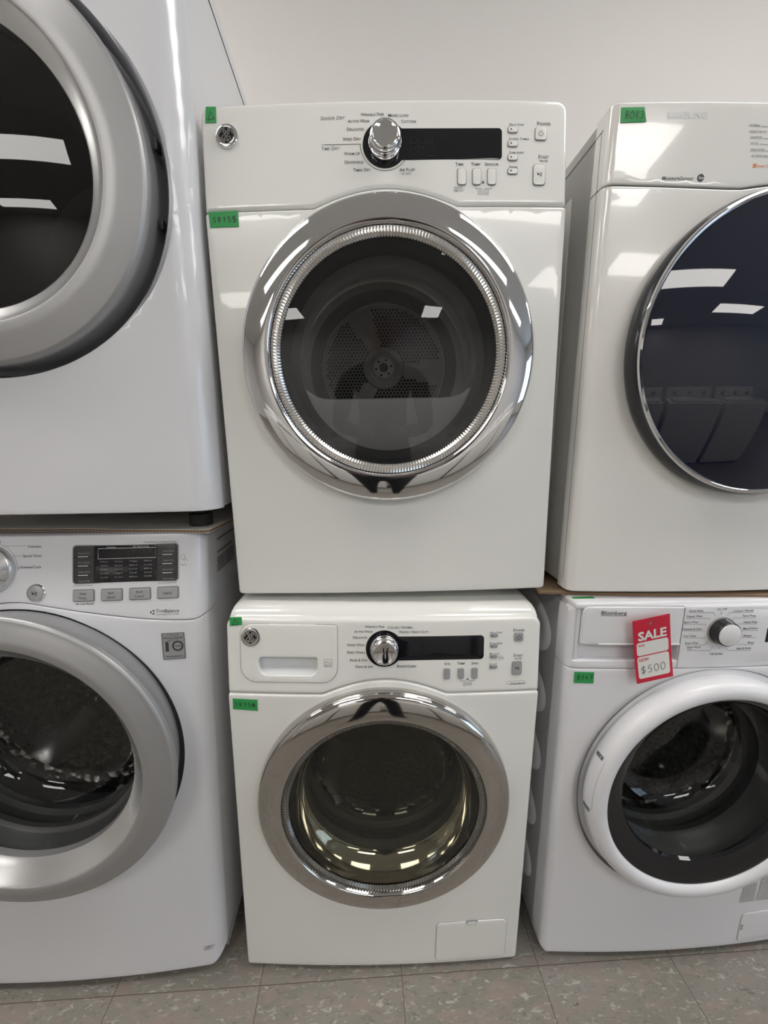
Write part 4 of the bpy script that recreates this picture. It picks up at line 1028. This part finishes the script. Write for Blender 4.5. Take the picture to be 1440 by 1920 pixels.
    # finger notch in the ring's left edge
    for a, b in ((158, 184),):
        vs = []; fs = []
        for k in range(13):
            t = math.radians(a+(b-a)*k/12)
            for r_, y_ in ((.2508, -.004), (.2512, -.019), (.2475, -.0295)): vs.append((r_*cos(t), y_-.0003, cz+r_*sin(t)))
        for k in range(12):
            for j in (0, 1): q = 3*k+j; fs.append((q, q+1, q+4, q+3))
        mesh('door_grip', vs, fs, M_BLOM, D)
        for a_ in (157.5, 184.5):
            t = math.radians(a_); vs = []
            for r_, y_ in ((.2508, -.006), (.2516, -.016), (.2502, -.0255), (.2440, -.0200)): vs.append((r_*cos(t), y_, cz+r_*sin(t)))
            for r_, y_ in ((.2508, -.006), (.2516, -.016), (.2502, -.0255), (.2440, -.0200)): vs.append((r_*cos(t+.03), y_, cz+r_*sin(t+.03)))
            mesh('grip_slot', vs, [(0, 1, 2, 3), (4, 5, 6, 7), (0, 1, 5, 4), (1, 2, 6, 5)], M_DGREY, D, smooth=False)
    # printed notices
    for (x0, x1, z0, z1, rows) in ((.1395, .1760, .1370, .1900, 16), (.1800, .2250, .1370, .2060, 20)):
        P = [(x0, z0), (x1, z0), (x1, z1), (x0+.004, z1)]
        st = shape('notice_label', [P], fy, mat('label_film', (.74, .74, .75), .4), low, d=.0002, r=0, off=-.0006, gx=lin(x0+.005, x1-.005, 4), gz=lin(z0+.01, z1-.01, 3))
        L = []
        for q in range(rows):
            z = z1-.003-(z1-z0-.004)*q/(rows-1)*.97; x = x0+.002
            while x < x1-.003:
                e = min(x1-.002, x+random.uniform(.002, .008)); L.append([(x, z), (e, z)]); x = e+.0009
        lettering('notice_lettering', st, fy, lines=L, lw=.0010, off=.0012, mats=[M_INK2, M_INK2])
    fo = shape('flap_outline', [rrect(.1515, .0275, .285, .1065, (.006, .006, .010, .012))], fy, M_PALEP, low, d=.0002, r=.0001, off=-.0003, gx=lin(.16, .27, 6), gz=lin(.04, .1, 4))
    f = shape('service_flap', [rrect(.1523, .0283, .2842, .1057, (.006, .006, .010, .012))], fy, M_BLOM, low, d=.0010, r=.0012, off=-.0015, gx=lin(.16, .27, 6), gz=lin(.04, .1, 4))
    shape('flap_latch', [rrect(.1545, .0600, .1595, .0745, .001)], fy, M_INK2, f, d=.0005, r=.0003, off=-.0021)
    shape('latch_tongue', [rrect(.1556, .0612, .1575, .0735, .0006)], fy, M_BLOM, f, d=.0005, r=.0003, off=-.0026)
    # pressed ovals on the left flank
    for k, z in enumerate((.14, .29, .44, .59, .74)):
        vs = []; fs = []; n = 32; X = -H+.0015
        for r_, e in ((1.0, .0005), (.93, -.0035), (.75, -.0042), (.62, -.0005), (0.5, .0005)):
            for q in range(n): a = 2*PI*q/n; vs.append((X+e, .20+.115*r_*cos(a), z+.066*r_*sin(a)))
        for i in range(4):
            for q in range(n): fs.append((i*n+q, (i+1)*n+q, (i+1)*n+(q+1) % n, i*n+(q+1) % n))
        mesh('pressed_oval', vs, fs, M_BLOM, cab)
    for x in (-.25, .25):
        for yy in (.08, .50): lathe_up(R, x, yy, 0, .018, .022, M_FOOT)
    return R
SAMSUNG = build_samsung()
BLOMBERG = build_blomberg()

# ------------------------------------------------------------------ cardboard between the machines
def card(name, P, z0, th, mtop, medge, label, wave=0.0):
    """sheet of corrugated board: outline P on the plan, sagging a little, with its fluting showing on the cut edge"""
    Q = dense(P, .012); n = len(Q)
    zz = lambda x, y: z0+wave*(sin(x*17)+.5*sin(x*41+1))*max(0, 1-(y+.02)/.12 if y > -.02 else 1)
    vs = [(x, y, zz(x, y)+th) for x, y in Q]+[(x, y, zz(x, y)+th*.85) for x, y in Q]+[(x, y, zz(x, y)+th*.12) for x, y in Q]+[(x, y, zz(x, y)) for x, y in Q]
    cxm = sum(q[0] for q in Q)/n; cym = max(q[1] for q in Q)*.6
    fs = []; mm = []
    for a in range(3):
        for k in range(n): fs.append((a*n+k, (a+1)*n+k, (a+1)*n+(k+1) % n, a*n+(k+1) % n)); mm.append(1 if a == 1 else 0)
    c = len(vs); vs += [(cxm, cym, z0+th), (cxm, cym, z0)]
    for k in range(n): fs.append((k, (k+1) % n, c)); mm.append(0); fs.append((3*n+(k+1) % n, 3*n+k, c+1)); mm.append(0)
    o = mesh(name, vs, fs, [mtop, medge], None, mi=mm, smooth=False); return props(o, label, 'cardboard')
c = card('cardboard_sheet', [(-1.02, .0215), (-.76, .0205), (-.55, .0185), (-.40, .0120), (-.362, .0080), (-.350, .0150), (-.343, .12), (-.352, .55), (-1.02, .55)], .9758, .0062, M_CBW, M_KRAFT, 'white faced corrugated cardboard sheet between the two machines of the left stack', wave=.0009)
vs, fs = [], []
x = -.99
while x < -.365:
    yy = sw_curve(x, [(-1.02, .0215), (-.76, .0205), (-.55, .0185), (-.40, .0120), (-.362, .0080)])-.0006; z = .9758+.0009*(sin(x*17)+.5*sin(x*41+1)); s = len(vs)
    vs += [(x, yy, z+.0012), (x+.0036, yy, z+.0012), (x+.0022, yy, z+.0048), (x+.0012, yy, z+.0048)]; fs.append((s, s+1, s+2, s+3)); x += .0066
mesh('fluting', vs, fs, M_BROWN, c, smooth=False)
card('cardboard_sheet', [(.2900, .0012), (.340, -.0050), (.48, -.0146), (.73, -.0202), (.93, -.0205), (.94, .50), (.30, .50)], .8530, .0042, M_BROWN, M_KRAFT, 'brown cardboard sheet between the two machines of the right stack')

# ------------------------------------------------------------------ handwritten tape labels and the price card, stuck on the fronts
def tape(root, corners, fy, txt, label, text_args, slope=0.0, bold=(), off=-.0010):
    m = root.matrix_world.copy(); cx = sum(p[0] for p in corners)/4; cz = sum(p[1] for p in corners)/4
    org = Vector((cx, fy(cx, cz), cz)); P = [(p[0]-cx, p[1]-cz) for p in corners]
    f2 = lambda x, z: fy(x+cx, z+cz)-org.y
    xs = [p[0] for p in P]; zs = [p[1] for p in P]
    o = shape('tape_label', [dense(P, .008)], f2, M_GREEN, None, d=.0002, r=.0002, off=off, gx=lin(min(xs)+.004, max(xs)-.004, 5), gz=lin(min(zs)+.004, max(zs)-.004, 4))
    o.matrix_world = m @ Matrix.Translation(org)
    props(o, label, 'tape label', 'green tape labels on the machines')
    handwriting(o, txt, text_args[0]-cx, text_args[1]-cz, text_args[2], text_args[3], f2, slope=slope, bold=bold, off=-off+.0003, w=text_args[4] if len(text_args) > 4 else .0011)
    return o
bpy.context.view_layer.update()
fd = ge_surf(.666, .008); fw = ge_surf(.6756, .009)
def cr(x): return rcn(x, .300, .014)
fs_ = lambda x, z: .013*(x/.3)**2-.03*max(0, z-.69)+rcn(x, .3, .014)
fb_ = lambda x, z: .012*(x/.3)**2+rcn(x, .3, .016)
tape(GE_DRYER, [(-.29, .8017), (-.2718, .8012), (-.2715, .8253), (-.2881, .8259)], fd, 'D', 'narrow green tape label with a drawn triangle, above the round badge of the chrome-doored dryer', (-.2857, .8052, .0112, .0128, .0011), slope=.09)
tape(GE_DRYER, [(-.2915, .6424), (-.2433, .6420), (-.2430, .6660), (-.2925, .6658)], fd, 'SR155', 'green tape label marked SR155 left of the chrome dryer door', (-.2862, .6495, .0066, .0080, .0010), bold=(4,))
tape(GE_WASHER, [(-.2911, .8062), (-.2677, .8088), (-.2682, .8240), (-.2912, .8231)], fw, 'D', 'small green tape label with a drawn triangle, on the middle washer beside its drawer', (-.2862, .8092, .0118, .0112, .0011))
tape(GE_WASHER, [(-.2905, .6425), (-.2427, .6402), (-.2422, .6640), (-.2897, .6652)], fw, 'SR156', 'green tape label marked SR156 at the top left of the dark chrome washer door', (-.2862, .6494, .0066, .0080, .0010), bold=(4,))
tape(SAMSUNG, [(-.2850, .7696), (-.2459, .7701), (-.2514, .7895), (-.2866, .7895)], fs_, 'B083', 'green tape label marked B083 on the top corner of the upper right dryer', (-.2795, .7748, .0060, .0092, .0009), off=-.0012)
tape(BLOMBERG, [(-.2840, .6872), (-.2461, .6867), (-.2470, .7106), (-.2844, .7109)], fb_, 'B147', 'green tape label marked B147 under the drawer of the lower right washer', (-.2788, .6942, .0062, .0100, .0010))
# scrap of tape along the top lip of the lower right washer
o = box('tape_label', -.288, -.245, .031, .040, .8513, .8517, M_GREEN, None, bev=0); o.matrix_world = BLOMBERG.matrix_world.copy()
props(o, 'strip of green tape on the top lip of the lower right washer, under the cardboard', 'tape label', 'green tape labels on the machines')
# price card
def price_card():
    th = math.radians(10.2); c, s = cos(th), sin(th)
    M = BLOMBERG.matrix_world @ Matrix(((c, 0, -s, -.1498), (0, 1, 0, -.0095), (s, 0, c, .7666), (0, 0, 0, 1)))
    bend = lambda x, z: .0010*sin(x*40)-.0022*((z)/.0646)**2*(1 if z < 0 else .3)
    hw, hh = .0362, .0646
    T = shape('price_card', [dense(rrect(-hw, -hh, hw, hh, .0008, 2), .01), circ(-.0015, .0525, .0026, 16)], bend, M_RED, None, d=.0003, r=.0001, gx=lin(-.03, .03, 6), gz=lin(-.06, .06, 10))
    T.matrix_world = M; props(T, 'red and white SALE price card marked $500 hanging on the lower right washer drawer', 'price card')
    shape('price_box', [rrect(-.0312, -.0090, .0310, .0178, .0048)], bend, M_CARDW, T, d=.0001, r=0, off=-.0003, gx=lin(-.025, .025, 5), gz=lin(-.005, .014, 3))
    shape('price_box', [rrect(-.0312, -.0560, .0310, -.0112, .0048)], bend, M_CARDW, T, d=.0001, r=0, off=-.0003, gx=lin(-.025, .025, 5), gz=lin(-.05, -.016, 5))
    lettering('card_lettering', T, bend, [("SALE", .0002, .0222, .0560, .0178, 'B', 0), ("WAS", -.0222, .0098, .0125, .0042, 'b', 1), ("NOW", -.0185, -.0212, .0190, .0066, 'b', 1)], mats=[M_CARDW, M_RED], off=.0007)
    handwriting(T, '$500', -.0262, -.0462, .0098, .0145, bend, w=.0010, gap=1.32, slope=.02, off=.0007, m=M_INK)
    tp = shape('clear_tape', [rrect(-.008, .048, .008, .066, .0004)], bend, glass('clear_tape', (.93, .93, .93), 1.4, .15), T, d=.0001, r=0, off=-.0006)
price_card()

# ------------------------------------------------------------------ across the aisle: seen only as reflections in the doors
def top_loader(x, y, yaw, label, mtl=None, glass_lid=False):
    R = thing('top_load_washer', label, 'washing machine', frame(x, y, 0, yaw), 'washers across the aisle')
    m = mtl or M_SAMW
    box('cabinet', -.34, .34, 0, .66, .03, .92, m, R, bev=.012)
    box('lid', -.29, .29, .03, .47, .92, .945, M_NAVY if glass_lid else m, R, bev=.008)
    bm = [(-.34, .50, .92), (.34, .50, .92), (.34, .56, 1.09), (-.34, .56, 1.09), (-.34, .66, 1.09), (.34, .66, 1.09), (.34, .66, .92), (-.34, .66, .92)]
    con = mesh('console', bm, [(0, 1, 2, 3), (3, 2, 5, 4), (4, 5, 6, 7), (0, 3, 4, 7), (1, 6, 5, 2)], m, R, smooth=False)
    for kx in (-.22, 0, .22): lathe('knob', [(.028, 0), (.026, -.022), (.0001, -.024)], kx, 1.0, M_SILVER, con, 32, y0=.528, tilt=.35)
    for q in (-.28, .28):
        for r in (.06, .6): lathe_up(R, q, r, 0, .035, .025, M_FOOT)
    return R
opp = [('white top loading washer across the aisle, straight behind the camera', -.35), ('white top loading washer across the aisle, right of the middle one', .40), ('white top loading washer across the aisle, far right of the row', 1.15), ('white top loading washer across the aisle with a dark glass lid', -1.10), ('white top loading washer across the aisle, far left of the row', -1.85), ('white top loading washer across the aisle at the right end of the row', 1.90)]
for i, (lb, x) in enumerate(opp): top_loader(x, -1.98+.04*x, PI+.04, lb, None, i == 3)

# ------------------------------------------------------------------ the person taking the picture, mirrored in the doors
def person():
    J = {}; V = []; E = []; Rr = []
    def add(p, r, par=None):
        V.append(p); Rr.append(r)
        if par is not None: E.append((par, len(V)-1))
        return len(V)-1
    ox, oy = -.03, -1.20
    pel = add((ox, oy, .95), (.155, .11)); wa = add((ox, oy, 1.10), (.14, .105), pel); ch = add((ox, oy+.01, 1.30), (.165, .115), wa); sh = add((ox, oy, 1.42), (.12, .09), ch)
    nk = add((ox, oy+.01, 1.50), (.055, .055), sh); j = add((ox, oy+.03, 1.56), (.062, .070), nk); hd = add((ox, oy+.03, 1.63), (.076, .092), j); tp = add((ox, oy+.02, 1.70), (.066, .08), hd)
    for s in (-1, 1):
        a = add((ox+s*.19, oy, 1.40), (.060, .060), sh); b = add((ox+s*.245, oy+.03, 1.14), (.046, .046), a); c = add((ox+s*.11, oy+.28, 1.12), (.034, .034), b)
        d = add((ox+s*.075, oy+.36, 1.13), (.028, .022), c); 
        e = add((ox+s*.062, oy+.415, 1.14), (.030, .017), d)
        for k in range(4):
            f = add((ox+s*.050, oy+.430, 1.165-.018*k), (.0095, .0095), e); add((ox+s*(.028-.003*(k % 2)), oy+.440-.004*k, 1.170-.019*k), (.0085, .0085), f)
        t = add((ox+s*.045, oy+.395, 1.158), (.011, .011), d); add((ox+s*.022, oy+.412, 1.160), (.009, .009), t)
        h = add((ox+s*.10, oy, .88), (.10, .10), pel); kn = add((ox+s*.12, oy+.02, .50), (.066, .068), h); an = add((ox+s*.13, oy-.01, .10), (.045, .05), kn); add((ox+s*.14, oy+.13, .045), (.045, .036), an)
    me = bpy.data.meshes.new('person'); me.from_pydata(V, E, []); o = bpy.data.objects.new('person', me); COL.objects.link(o)
    md = o.modifiers.new('skin', 'SKIN'); md.use_smooth_shade = True
    for v, r in zip(me.skin_vertices[0].data, Rr): v.radius = r
    me.skin_vertices[0].data[0].use_root = True
    ss = o.modifiers.new('sub', 'SUBSURF'); ss.levels = 1; ss.render_levels = 1
    dg = bpy.context.evaluated_depsgraph_get(); m2 = bpy.data.meshes.new_from_object(o.evaluated_get(dg)); bpy.data.objects.remove(o)
    skin = mat('skin', (.32, .20, .15), .5); cl = mat('dark_jacket', (.025, .025, .03), .8); tr = mat('black_trousers', (.012, .012, .014), .8); hair = mat('dark_hair', (.012, .009, .008), .6); shoe = mat('dark_shoe', (.02, .02, .02), .5)
    for m in (cl, tr, skin, hair, shoe): m2.materials.append(m)
    for p in m2.polygons:
        c = p.center; dy = c.y-oy; i = 0
        if c.z < .085: i = 4
        elif c.z < .93: i = 1
        if c.z > 1.505: i = 3 if (c.z > 1.665 or dy < -.005) else 2
        if dy > .33 and c.z > .9: i = 2
        p.material_index = i; p.use_smooth = True
    P = bpy.data.objects.new('person', m2); COL.objects.link(P)
    props(P, 'person in dark clothes holding up a phone, mirrored in the dryer window', 'person')
    vs = []; fs = []
    for s in (-1, 1):
        n = 12; b0 = len(vs)
        vs.append((ox+s*.028, oy+.125, 1.632))
        for k in range(n): vs.append((ox+s*.028+.011*cos(2*PI*k/n), oy+.119, 1.632+.006*sin(2*PI*k/n)))
        for k in range(n): fs.append((b0, b0+1+k, b0+1+(k+1) % n))
    mesh('eyes', vs, fs, M_BLACKP, P)
    mesh('nose', [(ox-.014, oy+.120, 1.590), (ox+.014, oy+.120, 1.590), (ox, oy+.118, 1.640), (ox, oy+.145, 1.595)], [(0, 1, 3), (1, 2, 3), (2, 0, 3)], skin, P)
    mesh('mouth', [(ox-.024, oy+.108, 1.563), (ox+.024, oy+.108, 1.563), (ox+.012, oy+.114, 1.570), (ox-.012, oy+.114, 1.570), (ox, oy+.114, 1.556)], [(0, 4, 1, 2, 3)], mat('lips', (.28, .11, .10), .5), P)
    for s in (-1, 1): lathe('ear', [(.024, 0), (.020, .008), (.010, .004), (.0001, .006)], ox+s*.078, 1.625, skin, P, 20, y0=oy+.02)
    ph = box('phone', -.0625, .0125, -.7720, -.7640, 1.045, 1.195, M_BLACK, None, bev=.003)
    props(ph, 'black phone held up in both hands by the person, mirrored in the door glass', 'phone')
person()
bpy.context.view_layer.update()
